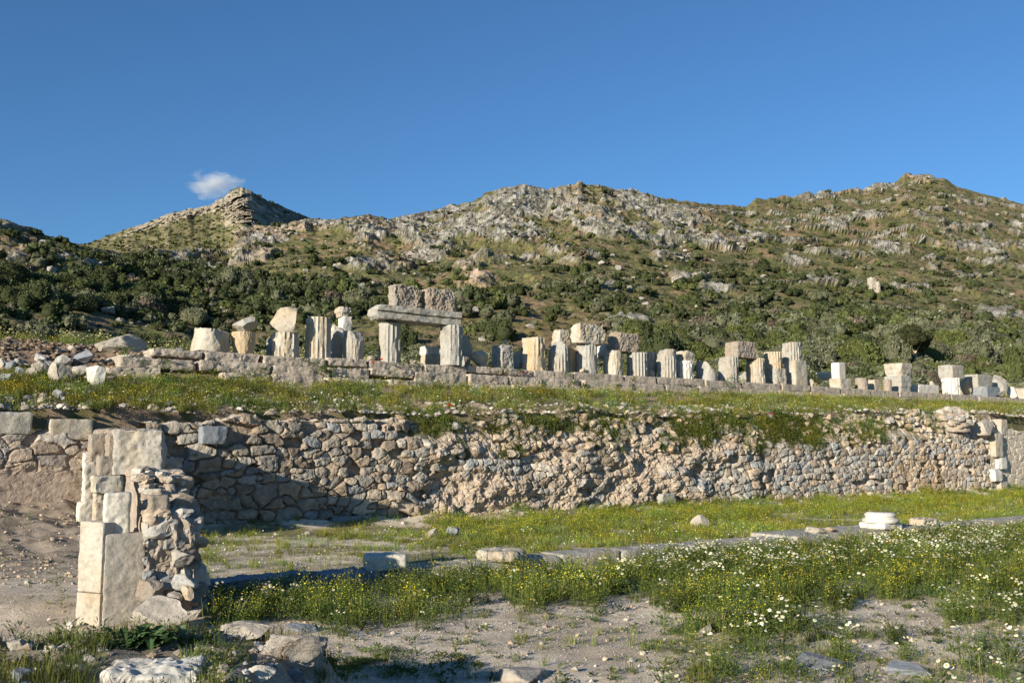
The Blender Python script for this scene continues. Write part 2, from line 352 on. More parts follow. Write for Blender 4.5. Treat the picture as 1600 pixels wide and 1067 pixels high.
rock = sstep(.42, .68, .80 * RM + led + 1.2 * rn - .14 * (1 - right) - .06) * (.25 + .75 * sstep(.10, .32, W2))
rg = ridged(XX / 20, YY / 26, zr / 16, 5, .5)
rg2 = ridged(XX / 7.5 + 9, YY / 10, zr / 5, 4, .5)
amp = np.clip(RM * .6 + rock * .6, 0, 1.1) * (.25 + .75 * sstep(.1, .5, W2)) * (1 - .45 * sstep(.9, 1, W2))
hd = amp * (3.4 * (rg - .35) + 1.3 * (rg2 - .3)) + .35 * rock * (1 - amp * .5) + .25 * fbm(XX / 2.2, YY / 2.2, 1, 3) * sstep(.02, .15, W2)
zr = zr + hd; YY = YY - amp * 2.6 * rg2 - led * .8
nf = fbm(XX / 1.6, YY / 1.6, zr / 1.6, 3); nm = fbm(XX / 6 + 3, YY / 6, 8, 4); nl = fbm(XX / 35, YY / 35, 11, 3)
scr = scrub_mask(PX, PY)
c_soil = cmix((.23, .165, .095), (.15, .125, .06), sstep(-.3, .4, nm + nl))
c_grass = cmix((.135, .135, .05), (.20, .17, .07), sstep(-.3, .3, nf + nl))
c = cmix(c_soil, c_grass, sstep(-.25, .15, nm * 1.1 + .25 * nl + .12 + .25 * scr))
dark = sstep(.02, .16, nf * .8 + .35 * nm + .10 * scr - .06)
c = cmix(c, (.070, .078, .034), dark * .85 * (1 - .6 * rock))
c_rock = cmix((.38, .36, .32), (.23, .21, .18), sstep(-.25, .35, fbm(XX / 4, YY / 4, zr / 3, 4)))
c_rock = cmix(c_rock, (.40, .27, .16), np.clip(sstep(.25, .5, nl + .35 * nm) * .6 + .7 * blob(PX, PY, 730, 445, 45, 22) + .6 * blob(PX, PY, 620, 415, 30, 12) + .5 * blob(PX, PY, 420, 400, 50, 14), 0, .8))
c_rock = cmix(c_rock, (.09, .085, .05), sstep(.12, .3, fbm(XX / 2.6, YY / 2.6, zr / 2, 3) + .1) * .7)
c = cmix(c, c_rock, rock * (1 - .45 * dark))
straw = .8 * blob(PX, PY, 860, 525, 90, 26) + .5 * blob(PX, PY, 830, 490, 60, 12) + .5 * blob(PX, PY, 1160, 500, 40, 14) + .5 * blob(PX, PY, 890, 388, 18, 5) + .5 * blob(PX, PY, 720, 480, 40, 10)
c = cmix(c, (.30, .20, .09), np.clip(straw, 0, 1) * sstep(-.2, .1, nm + .1) * .85)
c = c * np.array([.95, .94, .92])
HV = np.stack([XX, YY, zr], -1)
hill = link('hills', mesh_np('hills', HV.reshape(-1, 3), grid_faces(NR, NC)[:, ::1], col=c.reshape(-1, 3), mats=[M['terrain']], smooth=False)); tag(hill, kind='structure')
# ---- far pointed hill behind the left ridge
FS = [(-60, 420), (60, 402), (100, 392), (145, 378), (200, 357), (230, 348), (260, 335), (300, 326), (330, 320), (350, 307), (365, 296), (378, 292), (390, 297), (410, 310), (440, 322), (470, 335), (490, 343), (520, 352), (560, 362), (620, 375)]
px_ = np.linspace(-60, 620, 620); q = np.linspace(0, 1, 130)
fy = interp(px_, FS) + 4 * np.exp(-((px_ - 372) / 40) ** 2) * fbm(px_ * .11, 8, 0, 3) + 2.0 * fbm(px_ * .07, 3, 0, 4) * sstep(180, 300, px_)
Q, PXf = np.meshgrid(q, px_, indexing='ij'); PYf = mix(fy[None], 440, Q)
crest = interp(PYf, [(290, 380), (330, 392), (360, 402), (440, 440)])
Df = 520 - Q * 150 + np.where(PXf > crest, (np.sqrt((PXf - crest) ** 2 + 400) - 20), 0) * 1.0 - 8 * fbm(PXf / 60, PYf / 40, 0, 3)
rkm = np.clip(blob(PXf, PYf, 385, 325, 36, 30, 20) * 1.3 + blob(PXf, PYf, 310, 330, 50, 8, -18) + .8 * blob(PXf, PYf, 240, 348, 60, 6, -22) + .6 * blob(PXf, PYf, 440, 335, 50, 20), 0, 1.2)
kx = (PXf - 800) / F / (ct - (533.5 - PYf) / F * st_); ez = (st_ + (533.5 - PYf) / F * ct) / (ct - (533.5 - PYf) / F * st_)
rgf = ridged(kx * Df / 14, ez * Df / 14, Df / 20, 5); rg3 = ridged(kx * Df / 5, ez * Df / 4, Df / 9, 3); Df = Df - (1 - .85 * sstep(-4, 14, PXf - crest)) * (9 * (rkm + .12) * (rgf - .3) + 8 * (rkm + .1) * rg3) * sstep(0, .05, Q)
FX, FY, FZ = kx * Df, Df, CZ + ez * Df
nn = fbm(FX / 5, FZ / 5, FY / 9, 4); n2 = fbm(FX / 2.4, FZ / 2.0, 4, 3)
cf = cmix((.13, .125, .045), (.20, .165, .075), sstep(-.3, .3, nn)); cf = cmix(cf, (.045, .05, .022), sstep(.1, .25, n2) * .8)
cf = cmix(cf, cmix((.40, .34, .25), (.24, .195, .14), sstep(-.3, .3, n2)), sstep(.25, .5, rkm + .5 * nn) * .95)
cf = cmix(cf, (.30, .27, .21), sstep(.3, .42, n2 + .4 * nn) * .5); cf = cmix(cf, (.06, .06, .03), sstep(-8, 20, PXf - crest) * sstep(-.3, .1, nn) * .75)  # right of the crest: dark scrub tone that also paints the flank's shade
back = np.stack([FX[0], FY[0] + 120, FZ[0] - 60], -1)[None]
V = np.concatenate([back, np.stack([FX, FY, FZ], -1)]); cc_ = np.concatenate([cf[:1], cf])
fh = link('distant_hill', mesh_np('distant_hill', V.reshape(-1, 3), grid_faces(131, 620), col=cc_.reshape(-1, 3), mats=[M['terrain']])); tag(fh, kind='structure')

# ---- lower court
xs = np.concatenate([np.linspace(-60, -16, 60), np.arange(-15.9, 18, .11), np.linspace(18.2, 90, 200)])
ys = np.concatenate([np.linspace(-25, 3.5, 20), np.arange(3.6, 30, .09), np.linspace(30.2, 80, 220)])
gx, gy = np.meshgrid(xs, ys); gs, gt = xy2st(gx, gy)
gz = zg(gx, gy)
gz = np.where(gt > .5, np.minimum(gz, .3), gz)
gpx, gpy = proj(gx, np.maximum(gy, 2.5), gz)
pn = fbm(gx * 3, gy * 3, 1, 4); pl = fbm(gx * .5, gy * .5, 3, 3)
c = cmix((.66, .55, .41), (.48, .39, .28), sstep(-.35, .35, pl + .5 * pn))
c = cmix(c, cmix((.15, .145, .06), (.26, .22, .13), sstep(-.2, .3, pn)), sstep(-.25, .1, pl + .3 * pn) * sstep(TK, TK + 1.5, gt) * sstep(-3, 2, gs) * .85); c = c * (1 + .18 * fbm(gx * 7, gy * 7, 2, 3))[..., None]
c = cmix(c, cmix((.36, .29, .22), (.23, .185, .135), sstep(-.2, .3, pn)), sstep(-2.5, -3.5, gs) * sstep(-9, -6, gt))
c = cmix(c, (.13, .11, .08), mound(gx, gy) * .55)
g = link('ground', mesh_np('ground', np.stack([gx, gy, gz], -1).reshape(-1, 3), grid_faces(len(ys), len(xs)), col=c.reshape(-1, 3), mats=[M['soil']], smooth=True)); tag(g, kind='structure')
# ---- terrace
ss = np.concatenate([np.linspace(-60, -14, 60), np.arange(-13.8, 60, .16), np.linspace(60.5, 160, 100)]); ts = np.concatenate([np.arange(1.05, 13.5, .13)])
gs, gt = np.meshgrid(ss, ts); gz = zt(gs, gt); gz[0] -= 1.6
gx, gy = st2xy(gs, gt); pn = fbm(gx * 2.2, gy * 2.2, 1, 4); pl = fbm(gx * .6, gy * .6, 3, 3)
c = cmix((.30, .22, .15), (.13, .12, .05), sstep(-.2, .25, pl + .5 * pn + .1)); lf = sstep(1.0, -1.0, gs) * sstep(5, 6, gt) * sstep(10.5, 9.3, gt)
c = cmix(c, cmix((.27, .19, .13), (.12, .085, .055), sstep(-.2, .3, pn + pl)), lf)
gz = gz + lf * .12 * fbm(gx * 2.5, gy * 2.5, 0, 4)
g = link('terrace_ground', mesh_np('terrace_ground', np.stack([gx, gy, gz], -1).reshape(-1, 3), grid_faces(len(ts), len(ss)), col=c.reshape(-1, 3), mats=[M['soil']], smooth=True)); tag(g, kind='structure')

# ================================================================== MASONRY WALLS
def voro(s, v, wc, hc, seed, pn=3.0, jit=.38):
    """distance to the two nearest stones, and the stone's own random numbers"""
    a, b = s / wc, v / hc; bi = np.floor(b)
    f1 = np.full(s.shape, 9.); f2 = f1.copy(); idv = np.zeros(s.shape, np.int64); lx = np.zeros(s.shape); ly = np.zeros(s.shape)
    def h(i, j, k): 
        x = (i * 73856093 ^ j * 19349663 ^ (k + seed) * 83492791) & 0x7fffffff; x = (x * 1103515245 + 12345) & 0x7fffffff; return ((x >> 8) & 0xffff) / 65535.
    for dj in (-1, 0, 1):
        j = (bi + dj).astype(np.int64); off = h(j * 0, j, 5); ai = np.floor(a - off)
        for di in (-2, -1, 0, 1, 2):
            i = (ai + di).astype(np.int64)
            cx = i + off + .5 + (h(i, j, 1) - .5) * 2 * jit; cy = j + .5 + (h(i, j, 2) - .5) * 2 * jit * .75
            dx, dy = a - cx, b - cy; sz = .62 + .8 * h(i, j, 3)
            d = (np.abs(dx) ** pn + np.abs(dy) ** pn) ** (1 / pn) / sz
            n1 = d < f1; f2 = np.where(n1, f1, np.minimum(f2, d)); f1 = np.where(n1, d, f1)
            idv = np.where(n1, i * 7919 + j * 104729, idv); lx = np.where(n1, dx, lx); ly = np.where(n1, dy, ly)
    def rnd(k): return h(idv, idv >> 3, k)
    return f1, f2, rnd, lx, ly
PAL = np.array([(.40, .34, .27), (.36, .29, .22), (.33, .30, .26), (.39, .36, .31), (.42, .33, .24), (.29, .235, .18), (.45, .40, .33), (.32, .32, .31)])
def relief(s, v, H, sty):
    """sty: dict of masks -> (outward relief, colour)"""
    wn = fbm(s * 1.3, v * 1.3, 5, 2); sw = s + .15 * wn + .03 * noise(s * 5, v * 5); vw = v + .14 * noise(s * .7, v * .5, 9) + .03 * noise(s * 4, v * 4, 3)
    A = voro(sw, vw, .42, .27, 11); B = voro(sw, vw, .58, .36, 57, 3.5); Cc = voro(sw, vw, .19, .14, 91, 2.2, .45)
    out = 0; col = 0; wsum = 0
    big = sty['big']; sm = sty['small']
    pick = np.where(sm + .45 * fbm(s * .9, v * 1.3, 2, 2) > .46, 2, np.where(big + .55 * noise(s * .7, v * 1.0, 6) > .46, 1, 0))
    disp = np.zeros(s.shape); colr = np.zeros(s.shape + (3,)); gap = np.zeros(s.shape)
    for idx, (Q_, sc, pr) in enumerate(((A, 1., .10), (B, 1.4, .12), (Cc, .55, .09))):
        f1, f2, rnd, lx, ly = Q_; e = f2 - f1
        dome = sstep(.0, .14, e + .02 * fbm(s * 9, v * 9, idx, 2)) ** .6
        d = dome * (pr * (.7 + .8 * rnd(7))) + (1 - np.clip(f1 * 1.3, 0, 1)) * .05 * sc + dome * (lx * (rnd(8) - .5) + ly * (rnd(9) - .5)) * .13 * sc
        miss = rnd(12) < sty['miss'] * (1 + (idx == 2) * .8); d = np.where(miss, -.13 + .05 * rnd(7), d - .045 * (1 - sstep(.0, .05, e)) * sstep(-.15, .15, wn))
        pi = np.minimum((rnd(10) * len(PAL)).astype(int), len(PAL) - 1); cl = PAL[pi] * (.75 + .5 * rnd(11))[..., None]
        mo = np.array(sty['mortar']); cl = cmix(cl, mo * .9, np.where(miss, .9, (1 - sstep(.02, .10, e)) * .85))
        m_ = (pick == idx); disp = np.where(m_, d, disp); colr = np.where(m_[..., None], cl, colr); gap = np.where(m_, 1 - sstep(.0, .08, e), gap)
    mort = sty['earth'] + .5 * fbm(s * .8, v * 1.2, 12, 3)
    em = sstep(.36, .62, mort)
    rough = .13 * fbm(s * 2.2, v * 2.6, 4, 6, .6) + .05
    disp = mix(disp, disp * .35 + rough, em); colr = cmix(colr, np.array(sty['mortar']) * 1.0, em * .8)
    disp = disp + .028 * fbm(s * 6, v * 6, 4, 4, .6) + .02 * ridged(s * 2.6, v * 3.0, 8, 3)
    colr = colr * (1 + .22 * fbm(s * 6, v * 6, 2, 3))[..., None]
    return disp, colr
def build_wall(name, s0, s1, styf, label, cat, zlow=-.2, topf=wall_top, step=.033, extra=None):
    ns = int((s1 - s0) / step); sa = np.linspace(s0, s1, ns); nv = 112
    q = np.linspace(0, 1, nv); Sg, Qg = np.meshgrid(sa, q); H = topf(Sg)
    Vg = zlow + (H - zlow) * Qg
    sty = styf(Sg, Vg, H); d, col = relief(Sg, Vg, H, sty)
    T = -d + sty['lean']
    crumb = sty['crumb'] * sstep(.72, 1, Qg)
    T = T + crumb * .4 * sstep(.7, 1, Qg) + .20 * crumb * fbm(Sg * 1.6, Vg * 1.6, 3, 4)
    if extra: T, Vg, col = extra(Sg, Vg, T, col)
    # top of the wall, running back under the terrace soil
    nb = 16; bt = np.linspace(.05, 1.5, nb)
    Tt = np.repeat(T[-1:], nb, 0) + bt[:, None]; St = np.repeat(Sg[-1:], nb, 0)
    zt_ = Vg[-1:] + .10 * fbm(St * 3, Tt * 3, 2, 4) + .03 - .25 * sstep(.6, 1.3, bt)[:, None]
    S_, T_, V_ = np.concatenate([Sg, St]), np.concatenate([T, Tt]), np.concatenate([Vg, zt_])
    ct_ = cmix(np.array((.33, .26, .19)), np.array((.40, .36, .30)), sstep(-.1, .2, fbm(St * 4, Tt * 4, 6, 3))); C_ = np.concatenate([col, ct_])
    x, y = st2xy(S_, T_)
    o = link(name, mesh_np(name, np.stack([x, y, V_], -1).reshape(-1, 3), grid_faces(nv + nb, ns), col=C_.reshape(-1, 3), mats=[M['wall']], smooth=False))
    return tag(o, label, cat)
def wpx(Sg, Vg):
    x, y = st2xy(Sg, Sg * 0); return proj(x, y, Vg)
def sty_main(Sg, Vg, H):
    px, py = wpx(Sg, Vg)
    up = sstep(1.3, .35, H - Vg)
    big = .42 * sstep(520, 420, px) + .35 * blob(px, py, 720, 800, 260, 40) + .2 * blob(px, py, 1000, 770, 60, 60) + .2 * blob(px, py, 1500, 720, 60, 60) + .12
    small = .25 * up * sstep(480, 760, px) * sstep(1700, 1450, px) + .15 * blob(px, py, 1450, 760, 160, 60) + .05
    earth = .62 * up * sstep(600, 760, px) + .26 * sstep(600, 760, px) * sstep(1250, 1100, px) + .45 * blob(px, py, 720, 770, 90, 45) + .35 * blob(px, py, 850, 800, 160, 28) + .5 * blob(px, py, 1010, 740, 40, 50) + .3 * blob(px, py, 1120, 700, 120, 25) + .5 * blob(px, py, 330, 800, 70, 40) + .05
    earth = earth * (1 - .8 * sstep(1130, 1200, px) * (py > 705))
    lean = .25 * (Vg / H) + .12 * noise(Sg * .35, Vg * .6, 4) + .30 * (sstep(560, 720, px) * sstep(1300, 1120, px)) * fbm(Sg * .55, Vg * 1.1, 14, 3) + .3 * blob(px, py, 1020, 790, 25, 30) + .30 * sstep(1.25, .2, H - Vg) * sstep(620, 700, px) * sstep(1700, 1480, px)
    return dict(big=big, small=small, miss=.07 + .1 * up, earth=earth, mortar=(.43, .345, .265), lean=lean, crumb=sstep(620, 760, px) * sstep(1640, 1500, px) + .25)
def paint_main(Sg, Vg, T, col):
    px, py = wpx(Sg, Vg)
    br = np.clip(blob(px, py, 1440, 745, 50, 38, 0, 4) * (.6 + .8 * noise(Sg * 2, Vg * 2)), 0, 1)
    col = cmix(col, np.array((.33, .22, .12)), br * .75)
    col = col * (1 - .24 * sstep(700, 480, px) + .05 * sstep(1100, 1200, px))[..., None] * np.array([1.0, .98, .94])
    bl = blob(px, py, 1260, 740, 130, 40, 0, 4) * .35 * sstep(-.2, .3, noise(Sg * 3, Vg * 3, 2)); col = cmix(col, np.array((.33, .34, .34)), bl)
    return T, Vg, col
SM0 = s_of(225, 800, 0); SM1 = s_of(1546, 700, 0)
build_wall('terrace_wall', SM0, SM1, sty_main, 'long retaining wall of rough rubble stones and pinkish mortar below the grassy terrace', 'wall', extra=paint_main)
def sty_left(Sg, Vg, H):
    z = Sg * 0; px, py = wpx(Sg, Vg)
    return dict(big=z + .5, small=z, miss=0.02, earth=sstep(2.05, 1.75, Vg) * 1.6 + .15, mortar=(.38, .29, .22), lean=z + .05, crumb=z)
def flat_left(Sg, Vg, T, col):
    return mix(T * .14 + .02 * fbm(Sg * 1.5, Vg * 1.5, 3, 3), T * .55, sstep(1.72, 1.95, Vg + .1 * noise(Sg, 3))), Vg, cmix(col, np.array((.37, .29, .22)), .35)
build_wall('plastered_wall', -22, SM0 + .03, sty_left, 'left stretch of retaining wall with fitted polygonal stones over smooth plaster', 'wall', topf=lambda s: wall_top(s) - .38 + 0 * s, extra=flat_left)
def sty_right(Sg, Vg, H):
    z = Sg * 0; return dict(big=z + .9, small=z, miss=0, earth=z - .6, mortar=(.40, .32, .24), lean=z, crumb=z)
def flat_right(Sg, Vg, T, col): return T * .35 + .02, Vg, cmix(col, np.array((.56, .48, .37)), .75)
build_wall('ashlar_wall', SM1 - .03, SM1 + 14, sty_right, 'pale squared block masonry at the far right end of the retaining wall', 'wall', topf=lambda s: wall_top(s) - .75 * sstep(SM1, SM1 + 1, s) + 0 * s, extra=flat_right)

# ================================================================== STONES
GB = 'marble blocks standing on the stepped platform'; GD = 'column drums standing on the stepped platform'
def factors(x, y):
    ph = math.atan2(x, y); return abs(U[0] * math.cos(ph) - U[1] * math.sin(ph)), abs(N[0] * math.cos(ph) - N[1] * math.sin(ph))
def hit(px, py, fn, d0, d1, n=600):
    k, e = ray(px, py); D = np.linspace(d0, d1, n); z = fn(k * D, D); b = np.nonzero(z >= CZ + e * D)[0]
    i = b[0] if len(b) else n - 1; return np.array([k * D[i], D[i], z[i]])
def zter(x, y): s, t = xy2st(x, y); return np.where(t < .3, -9, zt(s, t))
def hit_ter(px, py):
    d = depth_t(px, py, .3); return hit(px, py, zter, d, depth_t(px, py, 13))
def hit_court(px, py): return hit(px, py, zg, 5, 90, 3000)
seedc = [100]
def smooth_angle(o, a=35):
    o.data.polygons.foreach_set('use_smooth', np.ones(len(o.data.polygons), bool)); o.data.set_sharp_from_angle(angle=R(a)); return o
def item(name, cat, label, kind, x0, x1, y0, y1, mat, t=6.9, on='ground', group=None, seed=None, rz=0, dr=.6, tilt=(0, 0), **kw):
    if seed is None: seedc[0] += 1; seed = seedc[0]
    xm = (x0 + x1) / 2
    if on == 'hit': q = hit_ter(xm, y1); D = q[1]; zb = q[2] - .06
    elif on == 'court':
        q = hit_court(xm, y1); D = q[1]; zb = q[2] - .05; tq = xy2st(q[0], q[1])[1]
        if TK - 1.0 < tq < TK + 1.1: zb = .245 + (.04 if xm > 1240 else 0); D = max(G(xm, y1, zb)[1], depth_t(xm, y1, TK + .02))
    else:
        D = depth_t(xm, y1, t)
        if on == 'ground': s, _ = xy2st(*P(xm, y1, D)[:2]); zb = float(zt(s, t + .3)) - .04 if t > 7.6 else ZS - .05
        else: zb = P(xm, y1, D)[2] - .015
    k, _e = ray(xm, (y0 + y1) / 2); Wm = (x1 - x0) / F * D * (ct - (533.5 - (y0 + y1) / 2) / F * st_)
    Wm = (x1 - x0) / F * D; H = P(xm, y0, D)[2] - zb
    cu, cn = factors(k * D, D)
    if kind in ('drum', 'lathe'): r = Wm / 2 * 1.05; dep = r
    elif kind == 'block':
        c2, s2 = math.cos(rz), math.sin(rz); fu = max(abs(cu * c2), .15) + abs(cn * s2) * .3; L = Wm / (fu + dr * cn); Wd = L * dr; dep = Wd * .5
    else: dep = Wm * .35
    if on in ('hit', 'court'): dep *= .5
    x, y = k * (D + dep), D + dep
    if kind == 'drum':
        VF = drum(r * kw.pop('rb', 1.0), r * kw.pop('rt', .97), H, seed=seed, **kw); ang = 60
    elif kind == 'block': VF = block((L, Wd, H), seed=seed, **kw); ang = 32
    elif kind == 'capital':
        prof = kw.pop('prof'); L = Wm / (cu + cn); V, Fc = block((L, L, H), seed=seed, n=20, **kw)
        f = np.interp(V[:, 2] / H, *zip(*prof)); V = V.copy(); V[:, 0] *= f; V[:, 1] *= f; VF = (V, Fc); ang = 30
    else: VF = boulder((Wm, Wm * kw.pop('depth', .8), H), seed=seed, **kw); ang = 28
    o = add_mesh_obj(name, VF, mat if not isinstance(mat, str) else M[mat], (x, y, zb), (tilt[0], tilt[1], (WANG + rz) if kind in ('block', 'capital') else 0))
    smooth_angle(o, ang); return tag(o, label, cat, group)
D_ = 'column drum'; B_ = 'marble block'
I = item
LF = (-.9, -.45, 0)    # plane facing left and forwards
# far left group
I('column_drum', D_, 'broad broken drum with worn flutes lying tilted at the left end of the top step', 'drum', 298, 358, 512, 556, 'cream', group=GD, wear=.42, tilt=(.0, .10), cuts=[((-.7, -.8, .15), .78), ((.9, -.3, .35), .7)], flutes=14, depth=.125)
I('stone_chunk', 'stone', 'small dark grey stone in front of the broad tilted drum', 'rock', 303, 323, 546, 558, 'blue', t=6.55, cuts=7)
I('column_drum', D_, 'short ochre drum narrowing towards its foot beneath a faceted grey block', 'drum', 361, 400, 517, 559, 'ochre', group=GD, wear=.7, rb=.72, rt=1.0, bulge=.1, rough=.03)
I('marble_block', B_, 'faceted pale grey block balanced on the ochre drum', 'rock', 361, 402, 491, 519, 'grey', on=None, t=6.95, cuts=6, depth=.7, group=GB)
I('column_drum', D_, 'squat cream fluted drum carrying a pointed cream boulder', 'drum', 424, 467, 518, 561, 'cream', group=GD, wear=.12, flutes=18, depth=.115)
I('broken_block', B_, 'pointed cream boulder with a white broken tip on top of the squat fluted drum', 'rock', 423, 466, 477, 519, 'cream', on=None, t=6.95, cuts=7, depth=.7, seed=41)
I('stone_chunk', 'stone', 'grey rounded stone half hidden behind the squat fluted drum', 'rock', 416, 432, 525, 556, 'grey', t=7.9)
I('column_drum', D_, 'tall slender cream drum with crisp flutes and a rounded broken top left edge', 'drum', 477, 517, 494, 561, 'cream', group=GD, wear=.1, depth=.095, flutes=18, cuts=[((-.75, -.3, .75), 1.62)])
I('small_capital', 'capital', 'small worn capital on top of the white stack right of the tall slender drum', 'capital', 521, 550, 480, 495, 'cream', on=None, t=8.3, prof=[(0, .75), (.35, .8), (.55, 1), (1, .95)], rough=.04)
I('marble_block', B_, 'small squared white block under the little worn capital', 'block', 528, 551, 494, 517, 'white', on=None, t=8.3, dr=.9, group=GB)
I('broken_block', B_, 'jagged white broken piece leaning behind the tall slender drum', 'rock', 515, 537, 505, 532, 'white', on=None, t=8.2, cuts=10)
I('marble_block', B_, 'cream split block at the foot of the white stack beside the ovoid drum', 'block', 514, 536, 516, 561, 'cream', t=8.1, dr=.8, group=GB, chips=9, chip=.5)
I('column_drum', D_, 'ovoid grey drum worn smooth and round standing right of the white stack', 'drum', 533, 571, 516, 567, 'grey', group=GD, wear=.65, bulge=.14, rt=.8, rb=.85, cuts=[((.7, -.6, .5), 1.05)], rough=.03)
# the gate
I('gate_column', 'column', 'left column carrying the stone lintel, plain and worn on its left half', 'drum', 591, 626, 503, 566, 'grey', t=6.9, wear=.25, cuts=[((-.55, -.83, 0), .86)], depth=.125, flutes=16, group='two columns carrying the lintel')
I('gate_column', 'column', 'right column under the lintel, brown on the left and grey fluted on the right', 'drum', 687, 723, 507, 577, 'grey', t=6.3, wear=.2, cuts=[((-.45, -.89, 0), .84)], depth=.125, flutes=16, group='two columns carrying the lintel')
def lintel():
    D = depth_t(650, 500, 6.9); a = P(585, 500, depth_t(585, 500, 6.95)); b = P(717, 505, depth_t(717, 505, 6.75)); L = math.hypot(*(b - a)[:2]) * 1.0; H = 1.0
    za = P(600, 503, D)[2]; V, Fc = block((L, 1.0, .62), seed=77, n=30, rough=.03, chips=7, chip=.25, cuts=[((-.8, 0, -.75), .93)]); V[:, 2] /= .62
    zt_a = P(585, 476, depth_t(585, 476, 6.9))[2]; zt_b = P(717, 491, depth_t(717, 491, 6.9))[2]; zb_b = P(700, 508, depth_t(700, 508, 6.5))[2]
    q = V[:, 0] / L + .5; hh = mix(zt_a - za, zt_b - zb_b, q); base = mix(0, zb_b - za, q); f = V[:, 2].copy(); front = V[:, 1] < -.40
    V[:, 1] += np.where(front, .05 * sstep(.56, .52, f) + .06 * np.exp(-((f - .5) / .03) ** 2), 0)
    V[:, 2] = base + f * hh + .02 * noise(V[:, 0] * 2, f)
    c = (a + b) / 2; o = add_mesh_obj('stone_lintel', (V, Fc), M['grey'], (c[0] - .25 * N[0] + .4 * N[0], c[1] + .15 * N[1], za), (0, 0, math.atan2(b[1] - a[1], b[0] - a[0])))
    smooth_angle(o, 32); tag(o, 'long weathered architrave beam bridging the two columns', 'lintel')
lintel()
I('marble_block', B_, 'left one of two hammered blocks lying on the lintel', 'block', 607, 656.5, 446, 481, 'rough', on=None, t=6.95, dr=.45, rough=.05, group='rough blocks on the lintel', chips=9, n=22, fine=1.6)
I('marble_block', B_, 'right one of two hammered blocks on the lintel, rounder at its edges', 'block', 657, 713, 452, 489, 'rough', on=None, t=6.85, dr=.42, rough=.05, group='rough blocks on the lintel', chips=9, rnd=.1, n=22, fine=1.6)
I('marble_block', B_, 'bright white cut block seen through the stone gate, upper of two', 'block', 655, 688, 541, 554, 'white', t=8.5, on=None, group=GB, dr=.7)
I('marble_block', B_, 'cream block seen through the stone gate, below the bright white one', 'block', 655, 690, 553, 571, 'cream', t=8.4, group=GB, dr=.7, chips=9)
I('broken_block', B_, 'dark shaded upright slab right behind the taller gate column', 'rock', 716, 738, 523, 578, 'grey', t=7.7, cuts=8, depth=.6)
I('round_stone', 'stone', 'rounded pinkish boulder right of the gate', 'rock', 731, 763, 546, 580, 'boulder', t=6.8, cuts=6, rough=.04)
I('marble_block', B_, 'upright block with pale left end and dark hammered front right of the gate', 'block', 768, 803, 539, 577, 'grey', t=7.0, dr=1.15, group=GB, rough=.05, n=20)
I('broken_block', B_, 'ochre and white broken stone behind the tall ochre drum', 'rock', 802, 822, 547, 578, 'cream', t=8.0)
I('column_drum', D_, 'tall ochre drum split flat on its left, fluted on its right edge', 'drum', 815, 852, 526, 583, 'ochre', group=GD, wear=.25, cuts=[((-.62, -.78, .12), .72), ((.1, -.4, .9), 1.62)], depth=.125, flutes=16)
I('small_capital', 'capital', 'cream capital lying on its side behind the hollowed grey fragment', 'capital', 861, 892, 515, 540, 'cream', on=None, t=8.3, prof=[(0, 1), (.3, 1), (.42, .9), (.55, .98), (.8, .9), (1, .8)], rough=.03)
I('marble_block', B_, 'cream upright slab wedged between the hollowed grey fragment and the wide grey drum', 'block', 884, 902, 543, 581, 'ochre', t=7.6, dr=.7, group=GB)
I('column_drum', D_, 'hollowed grey drum fragment sloping to a point with a dark hole', 'drum', 856, 889, 532, 584, 'grey', group=GD, wear=.3, cuts=[((-.75, -.3, .62), .95), ((.85, -.1, .75), 1.25), ((-.2, -.95, .25), .8)], depth=.115)
I('marble_block', B_, 'large cream block lying across the wide grey drum', 'block', 891, 947, 506, 536.5, 'cream', on=None, t=6.9, dr=.45, group=GB, rough=.04, n=22, fine=1.5, tilt=(0, .03))
I('column_drum', D_, 'wide grey drum, plain on the left, under the large cream block', 'drum', 900, 934, 535, 585, 'grey', group=GD, wear=.3, cuts=[((-.5, -.86, 0), .82)], depth=.115, flutes=18)
I('broken_block', B_, 'white broken stone in the gap between the two raised blocks', 'rock', 931, 951, 536, 562, 'white', t=8.0, on=None)
I('marble_block', B_, 'hammered grey block with a dark left end raised on the worn drum', 'block', 949, 998, 520, 549, 'rough', on=None, t=7.2, dr=.5, group=GB, rough=.045, n=22, fine=1.6, tilt=(0, .04))
I('column_drum', D_, 'small worn drum with a bulging face beneath the raised grey block', 'drum', 943, 973, 547, 588, 'cream', group=GD, wear=.6, bulge=.06, cuts=[((-.6, -.75, .3), .95)], rough=.03)
I('column_drum', D_, 'grey weathered fluted drum right of the small worn drum', 'drum', 980, 1012, 550, 590, 'grey', group=GD, wear=.15, depth=.115)
I('column_drum', D_, 'flat topped fluted drum half hidden behind the grey weathered one', 'drum', 1000, 1026, 550, 590, 'grey', t=7.8, group=GD, wear=.05, depth=.115)
I('stone_chunk', 'stone', 'small pale stone in the shade between two fluted drums', 'rock', 1010, 1024, 576, 590, 'grey', t=7.1)
I('column_drum', D_, 'tall grey fluted drum with its top left corner sheared off slantwise', 'drum', 1026, 1057, 545, 594, 'grey', group=GD, wear=.1, depth=.115, cuts=[((-.75, -.25, .62), 1.18), ((-.6, -.8, 0), .9)])
I('small_capital', 'capital', 'flat flared capital slab on the narrow fluted drum', 'capital', 1055, 1086, 548, 565, 'cream', on=None, t=7.0, prof=[(0, .8), (.3, .86), (.6, 1), (1, 1)], rough=.03)
I('column_drum', D_, 'narrow fluted drum under the flat flared capital', 'drum', 1057, 1083, 563, 596, 'white', group=GD, wear=.08, depth=.125, flutes=16)
